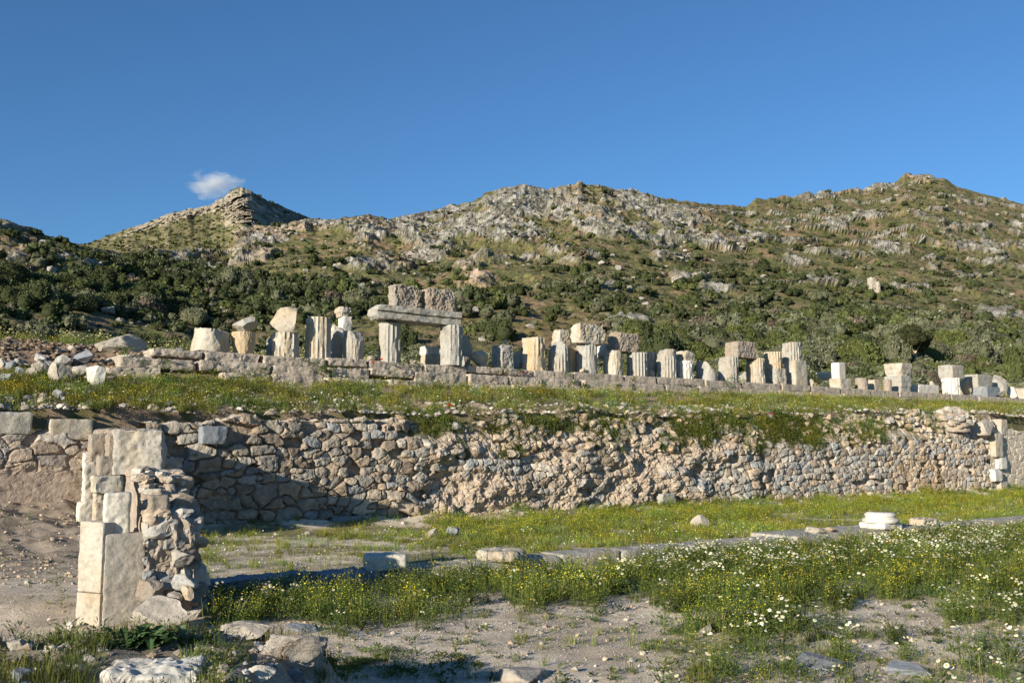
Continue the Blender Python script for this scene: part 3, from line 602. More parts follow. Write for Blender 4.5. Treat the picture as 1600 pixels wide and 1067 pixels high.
I('column_drum', D_, 'low slanted grey fragment, sloping down to the right, in a gap of the row', 'drum', 1088, 1121, 564, 597, 'grey', group=GD, wear=.9, cuts=[((.75, -.1, .6), .45), ((-.5, -.8, .1), .8)])
I('column_drum', D_, 'half round drum with a curved broken left side and sharp flutes on its right', 'drum', 1122, 1154, 556, 599, 'grey', group=GD, wear=.1, depth=.125, cuts=[((-.8, -.3, .5), .98), ((-.6, -.8, 0), .78)])
I('marble_block', B_, 'stippled block with a white left end bridging two drums on the right', 'block', 1133, 1184, 534, 558.5, 'rough', on=None, t=7.0, dr=.55, group=GB, rough=.04, n=22, fine=1.6)
I('column_drum', D_, 'tan fluted drum under the right end of the stippled block', 'drum', 1166, 1195, 559, 601, 'cream', group=GD, wear=.1, depth=.125, cuts=[((-.75, -.3, .6), 1.2)])
I('column_drum', D_, 'cream drum with ochre stained flutes set on a grey drum base', 'drum', 1194, 1222, 549, 576, 'ochre', on=None, t=7.0, group=GD, wear=.15, depth=.115)
I('column_drum', D_, 'squared grey half drum beneath the ochre stained one', 'drum', 1195, 1229, 575, 603, 'grey', group=GD, wear=.5, depth=.07, cuts=[((.5, -.86, 0), .75), ((-.8, -.6, 0), .85)])
I('column_drum', D_, 'highest grey fluted drum at the right, its top left cut away slantwise', 'drum', 1222, 1251, 534, 565, 'grey', on=None, t=7.0, group=GD, wear=.1, depth=.125, cuts=[((-.7, -.2, .7), 1.12)])
I('marble_block', B_, 'tall block, white on the left and beige on the right, below the highest drum', 'block', 1225, 1262, 563, 605, 'cream', dr=.75, group=GB, rnd=.08)
# right hand stretch
I('stone_basin', 'basin', 'white curved basin fragment jutting left of the white pedestal block', 'capital', 1275, 1303, 581, 593, 'white', t=8.6, on=None, prof=[(0, .35), (.4, .75), (.8, 1), (1, 1)], rough=.01)
I('marble_block', B_, 'clean white cubic block standing on a pale plinth right of the basin', 'block', 1299, 1321, 566, 592, 'white', on=None, t=7.2, dr=.9, group=GB, chips=2, chip=.08, rough=.012)
I('marble_block', B_, 'low pale plinth under the clean white cubic block', 'block', 1296, 1331, 591, 608, 'cream', t=7.0, dr=.7, group=GB, chips=3)
I('column_drum', D_, 'greenish weathered stump lying right of the pale plinth', 'drum', 1336, 1356, 590, 609, 'rough', group=GD, wear=.9, rough=.03)
I('marble_block', B_, 'low beige block right of the greenish stump', 'block', 1356, 1375, 593, 610, 'cream', t=7.2, dr=.8, group=GB)
I('column_drum', D_, 'lichen dark round stump close left of the stacked cornice blocks', 'drum', 1380, 1393, 593, 612, 'rough', group=GD, wear=.9, rough=.03)
I('cornice_block', 'cornice', 'upper cornice block with flared profile and ochre stains', 'capital', 1382, 1424, 567, 589, 'cream', on=None, t=7.3, prof=[(0, .84), (.25, .86), (.3, .92), (.6, .95), (.65, 1), (1, 1)], rough=.02, group='stacked cornice blocks')
I('cornice_block', 'cornice', 'lower layered grey cornice block under the flared one', 'capital', 1383, 1424, 587, 612, 'grey', t=7.2, prof=[(0, .9), (.3, .9), (.35, .98), (.6, .95), (.65, 1), (1, 1)], rough=.02, group='stacked cornice blocks')
I('marble_beam', 'beam', 'low white beam lying flat between the cornice stack and the right hand drum', 'block', 1424, 1466, 601, 614, 'white', t=7.4, dr=.25, chips=4)
I('marble_block', B_, 'wide grey and beige block resting on the right hand fluted drum', 'block', 1467, 1505, 570, 591, 'grey', on=None, t=7.0, dr=.75, group=GB)
I('column_drum', D_, 'short white fluted drum carrying the wide grey and beige block at the far right', 'drum', 1472, 1499, 590, 619, 'white', group=GD, wear=.08, depth=.125, flutes=16)
I('broken_block', B_, 'ochre quarter round slab right of the short white drum', 'rock', 1499, 1518, 589, 619, 'ochre', t=7.4, cuts=5, depth=.6)
I('marble_block', B_, 'dull beige block propped on a tilted grey slab at the far right', 'block', 1509, 1549, 585, 606, 'grey', on=None, t=7.2, dr=.5, group=GB)
I('marble_slab', 'slab', 'tilted grey slab lying under the dull beige block', 'block', 1519, 1561, 604, 620, 'blue', t=6.8, dr=.5, chips=8, chip=.6)
I('marble_disc', 'drum slice', 'large rounded grey disc standing on edge at the far right', 'rock', 1546, 1574, 584, 621, 'grey', t=7.3, cuts=3, depth=.6, rough=.02)
I('broken_block', B_, 'pale triangular fragment right of the rounded disc', 'rock', 1572, 1589, 604, 622, 'white', t=7.2, cuts=10)
I('marble_block', B_, 'flat block cut by the right edge of the photograph beyond the disc', 'block', 1584, 1625, 606, 618, 'cream', t=8.0, dr=.5, group=GB)
for a in [(1262, 1272, 592, 603), (1452, 1462, 594, 602), (905, 916, 574, 584), (573, 586, 555, 566), (640, 652, 562, 570)]:
    I('stone_chunk', 'stone', {1262: 'small stone at the foot of the two tone block', 1452: 'small pale stone behind the low white beam', 905: 'small chip at the foot of the wide grey drum', 573: 'small stone left of the left gate column', 640: 'small stone between the gate columns'}[a[0]], 'rock', *a, 'cream', t=6.8 if a[0] != 1452 else 8.2)
# dry stone heap behind at the right
def heap(name, label, cat, p, dims, n, seed, rs=(.12, .3), mat='wall'):
    r = np.random.default_rng(seed); Vs = []; Fs = []; Cs = []; o = 0; B = [boulder((1, 1, 1), seed + q_, n=2, cuts=7) for q_ in range(6)]
    cv, cf_ = ico(3); cv = cv * np.array(dims) * np.array([.5, .5, 1]) * .9; cv[:, 2] = np.maximum(cv[:, 2], -.1); cv += .05 * noise(cv[:, 0] * 3, cv[:, 1] * 3, cv[:, 2] * 3)[:, None]
    Vs.append(cv); Fs.append(cf_); Cs.append(np.tile([.38, .31, .24], (len(cv), 1))); o = len(cv)
    for i in range(n):
        a, q_ = r.random() * 6.283, r.random() ** .6; h = math.sqrt(max(0, 1 - q_ * q_)); sz = r.uniform(*rs) * np.array([1, .8, .6]) * r.uniform(.8, 1.2, 3)
        v, f = B[r.integers(6)]; an = r.random() * 6.28; c_, s_ = math.cos(an), math.sin(an); v = v * sz; v = np.stack([v[:, 0] * c_ - v[:, 1] * s_, v[:, 0] * s_ + v[:, 1] * c_, v[:, 2]], -1)
        v = v + np.array([math.cos(a) * q_ * dims[0] / 2, math.sin(a) * q_ * dims[1] / 2, h * dims[2] * .92 - sz[2] * .5])
        Vs.append(v); Fs.append(f + o); Cs.append(np.tile(PAL[r.integers(8)] * r.uniform(.8, 1.25), (len(v), 1))); o += len(v)
    ob = link(name, mesh_np(name, np.concatenate(Vs), np.concatenate(Fs), col=np.concatenate(Cs), mats=[M[mat]]), loc=p)
    return tag(ob, label, cat)
q = PT(1525, 600, 10.0); q[2] = float(zt(40, 10)); heap('stone_heap', 'long heap of small pale field stones behind the far right blocks', 'stone heap', q, (3.2, 2.2, 1.7), 170, 5)

# stepped platform
plat = empty('stepped_platform', (*st2xy(0, 5), ZS - 1.6), 0); tag(plat, 'long stepped platform of pinkish eroded limestone blocks that carries the row of drums', 'stepped platform')
plat_i = Vector(plat.location)
r = np.random.default_rng(12); SL = s_of(236, 560, 6.5); SE = s_of(1640, 620, 6.2)
nb = 0
for ci, (tf, zt_, sa, sb) in enumerate([(6.45, ZS - .02, SL, SE), (6.0, ZS - .40, s_of(188, 580, 6), SE), (5.55, ZS - .80, s_of(167, 600, 5.6), SE * .97), (5.1, ZS - 1.18, s_of(262, 600, 5.2), 34)]):
    s_ = sa
    while s_ < sb and nb < 99:
        L = r.uniform(1.5, 2.6) * (1.3 if s_ > 18 else 1) * (1.3 if s_ > 34 else 1); worn = interp(s_, [(0, 1), (14, .8), (22, .4), (60, .3)])
        skip = r.random() < (.05 if ci and s_ < 16 else 0)
        if not skip:
            hh = .385 + .02 * r.random() - .12 * worn * (r.random() < .25); W = 1.1
            V, Fc = block((L * (.975 - .02 * r.random()), W, hh), seed=int(s_ * 37 + ci * 1000) % 9999, rough=.030 * worn + .008, rnd=.04, chips=int(3 + 5 * worn), chip=.12 + .22 * worn, n=20, fine=1.3)
            V[:, 1] += .05 * worn * noise(V[:, 0] * 1.5 + s_, V[:, 2] * 3); V[:, 2] *= 1 - .12 * worn * r.random()
            x, y = st2xy(s_ + L / 2, tf + W / 2 + r.uniform(-.10, .10) * (worn * .8 + .2))
            o = add_mesh_obj('step_block', (V, Fc), M['step'], (x - plat_i.x, y - plat_i.y, zt_ - hh + r.uniform(-.04, .02) * worn - plat_i.z), (r.uniform(-.02, .02) * worn, r.uniform(-.02, .02) * worn, WANG + r.uniform(-.02, .02) * worn), plat)
            smooth_angle(o, 40); nb += 1
        s_ += L
# stones on the platform's steps and at its left end
I('marble_block', B_, 'small bright block lying on the lower step at the left', 'block', 383, 405, 585, 595, 'white', on='hit', dr=.5, t=5.6)
GR_ = 'tumbled rocks left of the steps'
rocks = [(154, 224, 520, 554, 'boulder', 'largest cream boulder lying at the top right of the tumbled rocks'), (165, 232, 551, 567, 'boulder', 'flat cream slab under the largest boulder'), (117, 149, 546, 570, 'blue', 'dark blue grey cube like rock below the brown slope'), (106, 121, 539, 551, 'boulder', 'small pointed pinkish rock above the dark cube like rock'),
         (75, 112, 566, 599, 'boulder', 'smooth pinkish boulder, the biggest in the lower middle of the tumbled rocks'), (135, 168, 571, 604, 'white', 'white angular boulder just left of the lowest step'), (46, 78, 560, 585, 'boulder', 'brown grey rock under a small pale one'), (52, 72, 551, 564, 'white', 'small pale flat rock resting on the brown grey one'), (36, 62, 574, 593, 'boulder', 'wedge shaped pale rock left of the smooth boulder'),
         (81, 112, 554, 575, 'grey', 'rough grey rock behind the smooth pinkish boulder'), (112, 143, 569, 588, 'grey', 'flat grey slab between the smooth boulder and the white one'), (18, 45, 572, 590, 'blue', 'bluish rock in the shade near the left edge'), (-4, 10, 559, 577, 'grey', 'grey rock cut by the left edge'), (7, 24, 562, 579, 'blue', 'bluish rock next to the rock at the left edge'),
         (22, 40, 560, 573, 'grey', 'grey rock at the upper left of the tumble'), (112, 127, 586, 598, 'blue', 'small bluish rock in front of the flat grey slab'), (82, 105, 608, 623, 'blue', 'low dark rock half sunk in the shaded grass'), (99, 114, 597, 604, 'white', 'little white stone below the smooth boulder'), (68, 80, 563, 576, 'white', 'small pale rock wedged above the smooth boulder'),
         (0, 22, 583, 600, 'blue', 'dark bluish boulder low at the left edge'), (225, 242, 548, 560, 'boulder', 'small rock right of the flat cream slab'), (246, 270, 545, 561, 'grey', 'two toned grey and brown stone at the left end of the top step'), (271, 289, 543, 557, 'blue', 'rounded dark grey stone left of the broad tilted drum'), (85, 98, 541, 549, 'grey', 'flat grey stone on the brown slope'), (210, 224, 558, 567, 'white', 'white stone under the right end of the flat cream slab')]
for i, (a, b, c_, d_, mt, lb) in enumerate(rocks):
    on = 'hit'
    I('tumbled_rock', 'rock', lb, 'rock', a, b, c_, d_, mt, on=on if a < 240 else 'ground', t=6.7, group=GR_, seed=300 + i, cuts=8, rough=.05)

# ================================================================== THE PIER AND THE WALL STUB
pier = empty('ruined_pier', tuple(P(200, 965, 14.2)[:2]) + (0,)); tag(pier, 'broken pier of a cream slab and a grey slab in front of a rubble core', 'pier'); pl_ = Vector(pier.location)
def pblock(name, parent, corner, direc, L, W, z0, z1, mat, seed, **kw):
    """upright block whose front face starts at corner and runs along direc; W goes behind it"""
    d = np.array(direc, float); d /= np.linalg.norm(d); n = np.array([-d[1], d[0]]); c = np.array(corner) + d * L / 2 + n * W / 2
    o = add_mesh_obj(name, block((L, W, z1 - z0), seed=seed, **kw), M[mat], (c[0] - parent.location.x, c[1] - parent.location.y, z0 - parent.location.z), (0, 0, math.atan2(d[1], d[0])), parent)
    return smooth_angle(o, 32)
K = P(156, 970, 13.8)[:2]; dg = np.array([.866, .5]); dc = np.array([.90, -.44])
o = pblock('jamb_slab', pier, K - dc * .485, dc, .47, .32, -.1, .43, 'cream', 11, chips=2, chip=.05, rough=.008, rnd=.02, n=20); o['label'] = 'short cream slab piece at the foot'
o = pblock('jamb_slab', pier, K - dc * .475, dc, .46, .31, .435, P(140, 815, 13.9)[2], 'cream', 12, chips=3, chip=.08, rough=.010, rnd=.025, n=20); o['label'] = 'tall cream slab'
o = pblock('jamb_slab', pier, K + dg * .03, dg, .53, .30, -.1, P(185, 833, 14)[2], 'grey', 13, chips=2, chip=.08, rough=.006, rnd=.02, n=26, fine=2); o['label'] = 'grey pitted slab'
def rubble_core(parent, origin, du, w_, d_, zf, seed, n=170):
    """mass of mortared stones; zf(a,b) gives its top over the footprint"""
    r = np.random.default_rng(seed); du = np.array(du); dn = np.array([-du[1], du[0]])
    ns_ = 40; a, z = np.meshgrid(np.linspace(0, 1, ns_), np.linspace(0, 1, 40)); Vs = []; Fs = []; Cs = []; off = 0
    def add(a_, b_, z_, c):
        nonlocal off
        X = origin[0] + du[0] * a_ * w_ + dn[0] * b_ * d_; Y = origin[1] + du[1] * a_ * w_ + dn[1] * b_ * d_
        Vs.append(np.stack([X, Y, z_], -1).reshape(-1, 3)); Fs.append(grid_faces(*X.shape)); Cs.append(np.broadcast_to(np.array(c), X.shape + (3,)).reshape(-1, 3)); off2 = X.size; Fs[-1] = Fs[-1] + off; off += off2
    mc = (.34, .28, .22)
    nzf = lambda a_, z_, k: -.10 + .07 * fbm(a_ * 4 + k, z_ * 5, k, 4)
    add(a, nzf(a, z, 1), z * zf(a, a * 0) - .1, mc); add(1 - nzf(a, z, 4) * .5, a, z * zf(a * 0 + 1, a) - .1, mc); add(nzf(a, z, 7), a, z * zf(a * 0, a) - .1, mc)
    add(a, z, zf(a, z) - .1 + .03 * fbm(a * 6, z * 6, 2, 3), (.36, .29, .22))
    Fq = np.concatenate(Fs); Vq = np.concatenate(Vs); Cq = np.concatenate(Cs)
    Ft = [Fq[:, [0, 1, 2]], Fq[:, [0, 2, 3]]]; Vt = [Vq]; Ct = [Cq]; off = len(Vq)
    B = [block((1, 1, 1), seed=seed + q_, n=7, chips=9, chip=.5, rough=.07, rnd=.1) for q_ in range(8)]
    B = [(v_, np.concatenate([f_[:, [0, 1, 2]], f_[:, [0, 2, 3]]])) for v_, f_ in B]
    def stone(p, dims, ang, col):
        nonlocal off
        v, f = B[r.integers(8)]; v = (v - [0, 0, .5]) * dims; c_, s_ = math.cos(ang), math.sin(ang); v = np.stack([v[:, 0] * c_ - v[:, 1] * s_, v[:, 0] * s_ + v[:, 1] * c_, v[:, 2]], -1) + p
        Vt.append(v); Ft.append(f + off); Ct.append(np.tile(col, (len(v), 1))); off += len(v)
    ang0 = math.atan2(du[1], du[0])
    def pos(a_, b_, z_): return np.array([origin[0] + du[0] * a_ * w_ + dn[0] * b_ * d_, origin[1] + du[1] * a_ * w_ + dn[1] * b_ * d_, z_])
    z = 0
    while z < 2.2:
        hgt = r.uniform(.13, .26)
        for face in (0, 1):
            a_ = -.02
            while a_ < 1.0:
                l = r.uniform(.16, .40); aa = a_ + l / (w_ if face == 0 else d_) / 2; top = float(zf(np.array(aa if face == 0 else 1.), np.array(0. if face == 0 else aa)))
                if z + hgt * .6 < top:
                    bu = (.10 if z < .7 else 0) * math.sin(min(z / .7, 1) * math.pi) + r.uniform(-.04, .06)
                    cl = PAL[r.integers(8)] * r.uniform(.75, 1.2)
                    p = pos(aa, (.06 - bu) / d_, z + hgt / 2) if face == 0 else pos(1 - (.06 - bu) / w_, aa, z + hgt / 2)
                    stone(p, np.array([l * 1.25, .42, hgt * 1.3]), ang0 + (0 if face == 0 else math.pi / 2) + r.uniform(-.15, .15), cl)
                a_ += l / (w_ if face == 0 else d_) * .96
        z += hgt * .93
    for i in range(n // 2):
        aa, bb = r.random(), r.random(); zz = float(zf(np.array(aa), np.array(bb))) - .08; s_ = r.uniform(.08, .26); stone(pos(aa, bb, zz + .02), np.array([s_, s_ * .8, s_ * .5]), r.random() * 6, PAL[[0, 1, 4, 6][r.integers(4)]] * r.uniform(.9, 1.2))
    V = np.concatenate(Vt) - np.array(parent.location); o = link('rubble_core', mesh_np('rubble_core', V, np.concatenate(Ft), col=np.concatenate(Ct), mats=[M['wall']]), parent)
    return smooth_angle(o, 30)
org = K + dg * .57 + np.array([-.5, .866]) * .10
rubble_core(pier, org, dg, .64, 1.6, lambda a, b: 1.56 + .52 * sstep(0, .65, b) - .16 * sstep(.6, 1, a) * (1 - b) + .10 * fbm(a * 3, b * 3, 2, 3), 21)
o = pblock('squared_stone', pier, K + dg * .60 + np.array([-.5, .866]) * .02, dg, .27, .3, 1.42, 1.42 + .34, 'rough', 31, chips=4); 
def prock(parent, px0, px1, py0, py1, D, mat, seed, name='loose_stone', dep=.7):
    a = P((px0 + px1) / 2, py1, D); wd = (px1 - px0) / F * D; h = (py1 - py0) / F * D
    o = add_mesh_obj(name, boulder((wd, wd * dep, h), seed=seed, n=4), M[mat], (a[0] - parent.location.x, a[1] - parent.location.y, a[2] - parent.location.z), (0, 0, 0), parent); return smooth_angle(o, 28)
prock(pier, 212, 256, 905, 946, 13.9, 'rough', 51); prock(pier, 268, 306, 898, 922, 13.7, 'white', 52); prock(pier, 205, 300, 932, 990, 13.3, 'boulder', 53, 'base_stone', .8); prock(pier, 283, 303, 915, 940, 13.6, 'ochre', 54); prock(pier, 214, 243, 812, 841, 14.2, 'ochre', 55)
prock(pier, 268, 304, 858, 886, 14.2, 'grey', 56); prock(pier, 258, 298, 846, 868, 14.4, 'blue', 57); prock(pier, 262, 284, 924, 944, 13.6, 'grey', 58)
o = pblock('marble_block', type('L', (), {'location': Vector((0, 0, 0))})(), P(166, 826, 14.05)[:2] + np.array([0, 0]), (.95, .3), .30, .28, P(180, 826, 14.05)[2] - .12, P(180, 771, 14.1)[2], 'white', 61, chips=5, chip=.2, rough=.02, n=18) if False else None
def free_block(name, label, cat, px0, px1, py0, py1, D, ang, ratio, mat, seed, parent=None, down=None, **kw):
    k = ray((px0 + px1) / 2, (py0 + py1) / 2)[0]; Wm = (px1 - px0) / F * D; ph = math.atan(k); c1, c2 = abs(math.cos(ang + ph)), abs(math.sin(ang + ph)); L = Wm / (c1 + ratio * c2)
    zb = P(0, py1, D)[2] if down is None else down; zt_ = P(0, py0, D)[2]; dd = L * ratio / 2
    loc = np.array([k * (D + dd), D + dd, zb]); 
    if parent is not None: loc = loc - np.array(parent.location)
    o = add_mesh_obj(name, block((L, L * ratio, zt_ - zb), seed=seed, **kw), M[mat], tuple(loc), (0, 0, ang), parent); smooth_angle(o, 32)
    if label: tag(o, label, cat)
    return o
free_block('marble_block', 'white upright block perched on top of the grey pitted slab of the pier', B_, 163, 203, 770, 827, 14.0, R(24), .55, 'white', 61, down=P(0, 833, 14.0)[2] - .02, chips=5, chip=.2, rough=.02, n=18)
stub = empty('wall_stub', tuple(P(170, 830, 23)[:2]) + (0,)); tag(stub, 'stacked remnant of cut blocks between the pier and the long wall', 'wall remnant')
for i, (a, b, c_, d_, D, rt, mt, dn) in enumerate([(138, 180, 678, 728, 24.6, .6, 'rough', None), (152, 190, 712, 747, 24.0, .6, 'rough', None), (143, 191, 744, 770, 23.6, .6, 'cream', None), (128, 152, 722, 790, 24.4, .8, 'white', None), (120, 148, 784, 818, 24.2, .8, 'white', 0), (146, 166, 768, 788, 23.8, .8, 'cream', None), (145, 172, 786, 820, 23.6, .8, 'cream', 0), (166, 205, 765, 830, 23.9, .8, 'rough', 0), (129, 142, 707, 724, 24.8, .8, 'white', None), (180, 260, 740, 800, 24.6, .6, 'rough', 0)]):
    free_block('cut_block', None, None, a, b, c_, d_ + 1, D, WANG, rt, mt, 70 + i, parent=stub, down=dn, chips=5, chip=.25, rough=.03)
free_block('marble_block', 'big upright marble block with a creased face, highest beside the pier', B_, 180, 256, 672, 742, 24.1, R(10), .35, 'grey', 91, chips=5, chip=.3, rough=.07, n=26, fine=.35)

x_, y_ = st2xy(-2.1, -.68); o = add_mesh_obj('shadow_backing', block((.95, 2.0, 2.95), seed=95, chips=6, chip=.15, rough=.05, n=24), M['rough'], (x_ - stub.location.x, y_ - stub.location.y, -.05), (0, 0, WANG), stub); smooth_angle(o, 32)  # unseen mass added behind the block to cast the long shadow on the wall
# blocks set in the walls
for i, (nm, lb, ct__, a, b, c_, d_, mt, dt) in enumerate([('coping_block', 'long pale coping block at the left edge on top of the plastered wall', 'coping block', -30, 47, 644, 678, 'cream', 0), ('coping_block', 'flat cream coping block left of the pier on top of the plastered wall', 'coping block', 78, 143, 655, 687, 'cream', 0), ('dark_block', 'dark pitted squared block set high in the rubble wall near the pier', 'block', 313, 355, 666, 694, 'blue', -.1),
        ('grey_block', 'bluish rectangular block at the foot of the wall, at the end of the big shadow', 'block', 514, 567, 806, 832, 'blue', -.15), ('grey_block', 'pale rectangular block at the foot of the wall in the middle', 'block', 1030, 1058, 771, 790, 'grey', -.1), ('quoin_block', 'tall tan corner block where the rubble meets the squared masonry', 'block', 1546, 1575, 677, 714, 'cream', -.25), ('quoin_block', 'pale cubic corner block below the tall tan one', 'block', 1553, 1580, 714, 733, 'white', -.2),
        ('quoin_block', 'cream corner block low at the right end of the wall', 'block', 1547, 1572, 733, 752, 'white', -.25), ('quoin_block', 'lowest cream corner block at the right end of the wall', 'block', 1552, 1586, 752, 772, 'cream', -.2), ('tan_boulder', 'large smooth tan boulder on top of the wall near its right end', 'boulder', 1522, 1560, 655, 683, 'boulder', -.2), ('tan_block', 'narrow tan stone right of the large smooth boulder on the wall', 'block', 1560, 1576, 655, 680, 'cream', 0)]):
    xm = (a + b) / 2; D = depth_t(xm, d_, dt); k = ray(xm, d_)[0]; cu, cn = factors(k * D, D); L = (b - a) / F * D / (cu + .35 * cn if cu > .3 else cu + .6 * cn); Wd = .5
    if 'quoin' in nm: L = .75; Wd = .8
    za, zb = P(xm, c_, D)[2], P(xm, d_, D)[2]
    if nm == 'tan_boulder': VF = boulder((1.4, 1.1, za - zb), seed=92, cuts=6, rough=.02)
    else: VF = block((L, Wd, za - zb), seed=120 + i, chips=3, chip=.15, rough=.02)
    s0_, t0_ = xy2st(k * D, D); x, y = st2xy(s0_, dt + Wd * .5 - .08); o = add_mesh_obj(nm, VF, M[mt], (x, y, zb), (0, 0, WANG)); smooth_angle(o, 32); tag(o, lb, ct__, 'corner blocks' if 'quoin' in nm else None)
q = PT(1487, 668, .3); heap('rubble_crag', 'crumbling mortared crag rising above the wall near its right end', 'rubble', (q[0], q[1], q[2] - .1), (2.1, 1.2, 1.15), 230, 8, (.2, .5))
# ================================================================== LOWER COURT STONES
kerb = empty('stone_kerb', tuple(G(800, 880, .1)[:2]) + (0,)); tag(kerb, 'long grey kerb of worn flat stones crossing the flowering court', 'kerb')
s_ = s_of(308, 915, TK); rk = np.random.default_rng(5); i = 0
s_ = xy2st(*G(312, 915, .2)[:2])[0]; s_end = xy2st(*G(1640, 810, .2)[:2])[0]
while s_ < s_end:
    L = rk.uniform(1.2, 2.2); wide = xy2st(*G(1240, 840, .2)[:2])[0] < s_ + L / 2 < xy2st(*G(1490, 830, .2)[:2])[0]
    Wd = 1.5 if wide else .72; x, y = st2xy(s_ + L / 2, TK + Wd / 2 - (.35 if wide else 0) + rk.uniform(-.04, .04)); first = i < 2
    h = .40 + (.05 if wide else 0)
    o = add_mesh_obj('kerb_stone', block((L * .985, Wd, h), seed=400 + i, chips=9 if first else 4, chip=.7 if first else .2, rough=.04 if first else .015, n=18), M['blue' if first else 'grey'], (x - kerb.location.x, y - kerb.location.y, -.135 + rk.uniform(-.012, .012)), (0, 0, WANG), kerb); smooth_angle(o, 32)  # first stones: bluish grey, the shade on them put into the colour
    s_ += L; i += 1
def court(name, cat, label, kind, a, b, c_, d_, mat, **kw): return I(name, cat, label, kind, a, b, c_, d_, mat, on='court', **kw)
court('pedestal_block', 'block', 'pale squared block standing on the kerb in the shade right of the pier', 'block', 562, 641, 866, 905, 'white', dr=.8, chips=5, chip=.2, rough=.015, rnd=.06, rz=-.35)
court('weathered_drum', D_, 'low round weathered cream drum slice lying on the kerb', 'drum', 745, 822, 860, 890, 'cream', wear=.95, rough=.05, bulge=.1, rt=.92, rb=.97, seed=610)
court('court_stone', 'stone', 'small grey rounded stone below the wall foot, left of the white upright one', 'rock', 663, 687, 825, 840, 'boulder', seed=611)
court('court_stone', 'stone', 'small bluish round stone standing in the grass below the wall', 'rock', 697, 718, 822, 838, 'blue', seed=612)
court('court_stone', 'stone', 'rounded brownish boulder in tall yellow grass below the wall', 'rock', 1079, 1109, 804, 825, 'boulder', seed=613)
court('court_stone', 'stone', 'tiny white stone in the grass at the foot of the wall', 'rock', 890, 901, 809, 819, 'white', seed=614)
court('court_stone', 'stone', 'grey oval stone lying on the kerb platform, left of a yellowish one', 'rock', 1256, 1287, 822, 838, 'boulder', seed=615)
court('court_stone', 'stone', 'yellowish block like stone on the kerb platform beside the oval stone', 'rock', 1286, 1309, 823, 837, 'ochre', seed=616)
court('rough_block', 'block', 'rough cream block with a stony top right of the column base', 'block', 1422, 1465, 810, 826, 'cream', dr=.6, rough=.04, chips=7)
def lathe(prof, n=64, seed=0):
    th = np.linspace(0, 2 * math.pi, n, endpoint=False); p = np.array(prof); rr, zz = p[:, 0][:, None], p[:, 1][:, None]
    ns = 1 + .012 * fbm(np.cos(th) * 3 + seed, np.sin(th) * 3, zz * 6, 3); V = np.stack([rr * np.cos(th) * ns, rr * np.sin(th) * ns, zz + th * 0], -1).reshape(-1, 3)
    Fc = grid_faces(len(p), n); i = np.arange(len(p)) * n; return V, np.concatenate([Fc, np.stack([i[:-1] + n - 1, i[:-1], i[1:], i[1:] + n - 1], -1)])
q = G(1377, 831, .25); D = q[1]; hw = 65 / F * D; cb = empty('moulded_base', (q[0] * 1.02, q[1] + hw * .5, .30)); tag(cb, 'white moulded column base on a square plinth standing on the kerb platform', 'column base')
zf = lambda py: P(0, py, D)[2] - .30
smooth_angle(add_mesh_obj('plinth', block((hw * .72, hw * .72, zf(818)), seed=5, chips=5, chip=.15, rough=.02), M['white'], (0, 0, 0), (0, 0, WANG), cb), 32)
r0 = hw * .42; h0, h1 = zf(819), zf(802); hh = h1 - h0
add_mesh_obj('torus_moulding', lathe([(r0 * .1, 0), (r0 * .93, 0), (r0 * 1.0, hh * .1), (r0 * 1.02, hh * .25), (r0 * .97, hh * .4), (r0 * .86, hh * .45), (r0 * .82, hh * .55), (r0 * .84, hh * .62), (r0 * .87, hh * .7), (r0 * .86, hh * .85), (r0 * .78, hh * .92), (r0 * .74, hh), (r0 * .05, hh * 1.0)]), M['white'], (0, 0, h0), (0, 0, 0), cb)
# foreground stones
fg = [(150, 305, 1026, 1085, 'white', 'broad flat white slab in the foreground weeds, cut by the bottom edge', .14, 8.0), (395, 512, 985, 1050, 'boulder', 'large pinkish ledge rock at the right end of the foreground mound', .8, None), (330, 425, 968, 1000, 'boulder', 'low pale rock ledge on top of the foreground mound', .7, None), (380, 430, 1032, 1066, 'white', 'pale angular rock in front of the dry grass tuft', .8, None),
      (440, 475, 1047, 1075, 'blue', 'bluish stone at the bottom edge beside the pale angular rock', .8, None), (345, 380, 1010, 1034, 'boulder', 'small tan rock among weeds left of the dry grass', .8, None), (2, 40, 993, 1018, 'boulder', 'grey rock at the left edge on the mound', .8, None), (24, 52, 995, 1016, 'boulder', 'brownish rock next to the grey rock at the left edge', .8, None), (62, 90, 998, 1022, 'white', 'small pointed white rock left of the leafy weeds', .8, None),
      (20, 62, 1038, 1062, 'boulder', 'flat tan rock low at the left edge', .8, None), (38, 72, 1036, 1052, 'white', 'thin pale stone beside the flat tan rock', .8, None), (10, 46, 1052, 1080, 'blue', 'bluish grey rock in the bottom left corner', .8, None), (98, 116, 966, 984, 'white', 'little white stone at the foot of the cream slab', .8, None), (278, 298, 985, 1000, 'white', 'little pale rock right of the large leaf', .8, None), (440, 500, 972, 992, 'blue', 'flat bluish shelf rock at the top of the mound', .8, None)]
for i, (a, b, c_, d_, mt, lb, dp, D) in enumerate(fg):
    xm = (a + b) / 2; q = hit_court(xm, min(d_, 1066) - 2); Wm = (b - a) / F * q[1] * .88; H = (d_ - c_) / F * q[1] * .9
    if i == 0:
        q = hit_court(228, 1066); VF = block((.66, .62, .2), seed=700, chips=8, chip=.9, rough=.03, rnd=.05, n=26, fine=1.5); H = .2; zb = q[2] - .11; ang = R(12); x, y = q[0] + .02, q[1] + .16
    else: VF = boulder((Wm, Wm * .8, H * .9), seed=700 + i, cuts=8, rough=.06, n=5 if Wm > .35 else 4); zb = q[2] - .03; ang = 0; x, y = q[0], q[1] + Wm * .25
    o = add_mesh_obj('foreground_rock', VF, M[mt], (x, y, zb), (0, 0, ang)); smooth_angle(o, 30); tag(o, lb, 'rock')
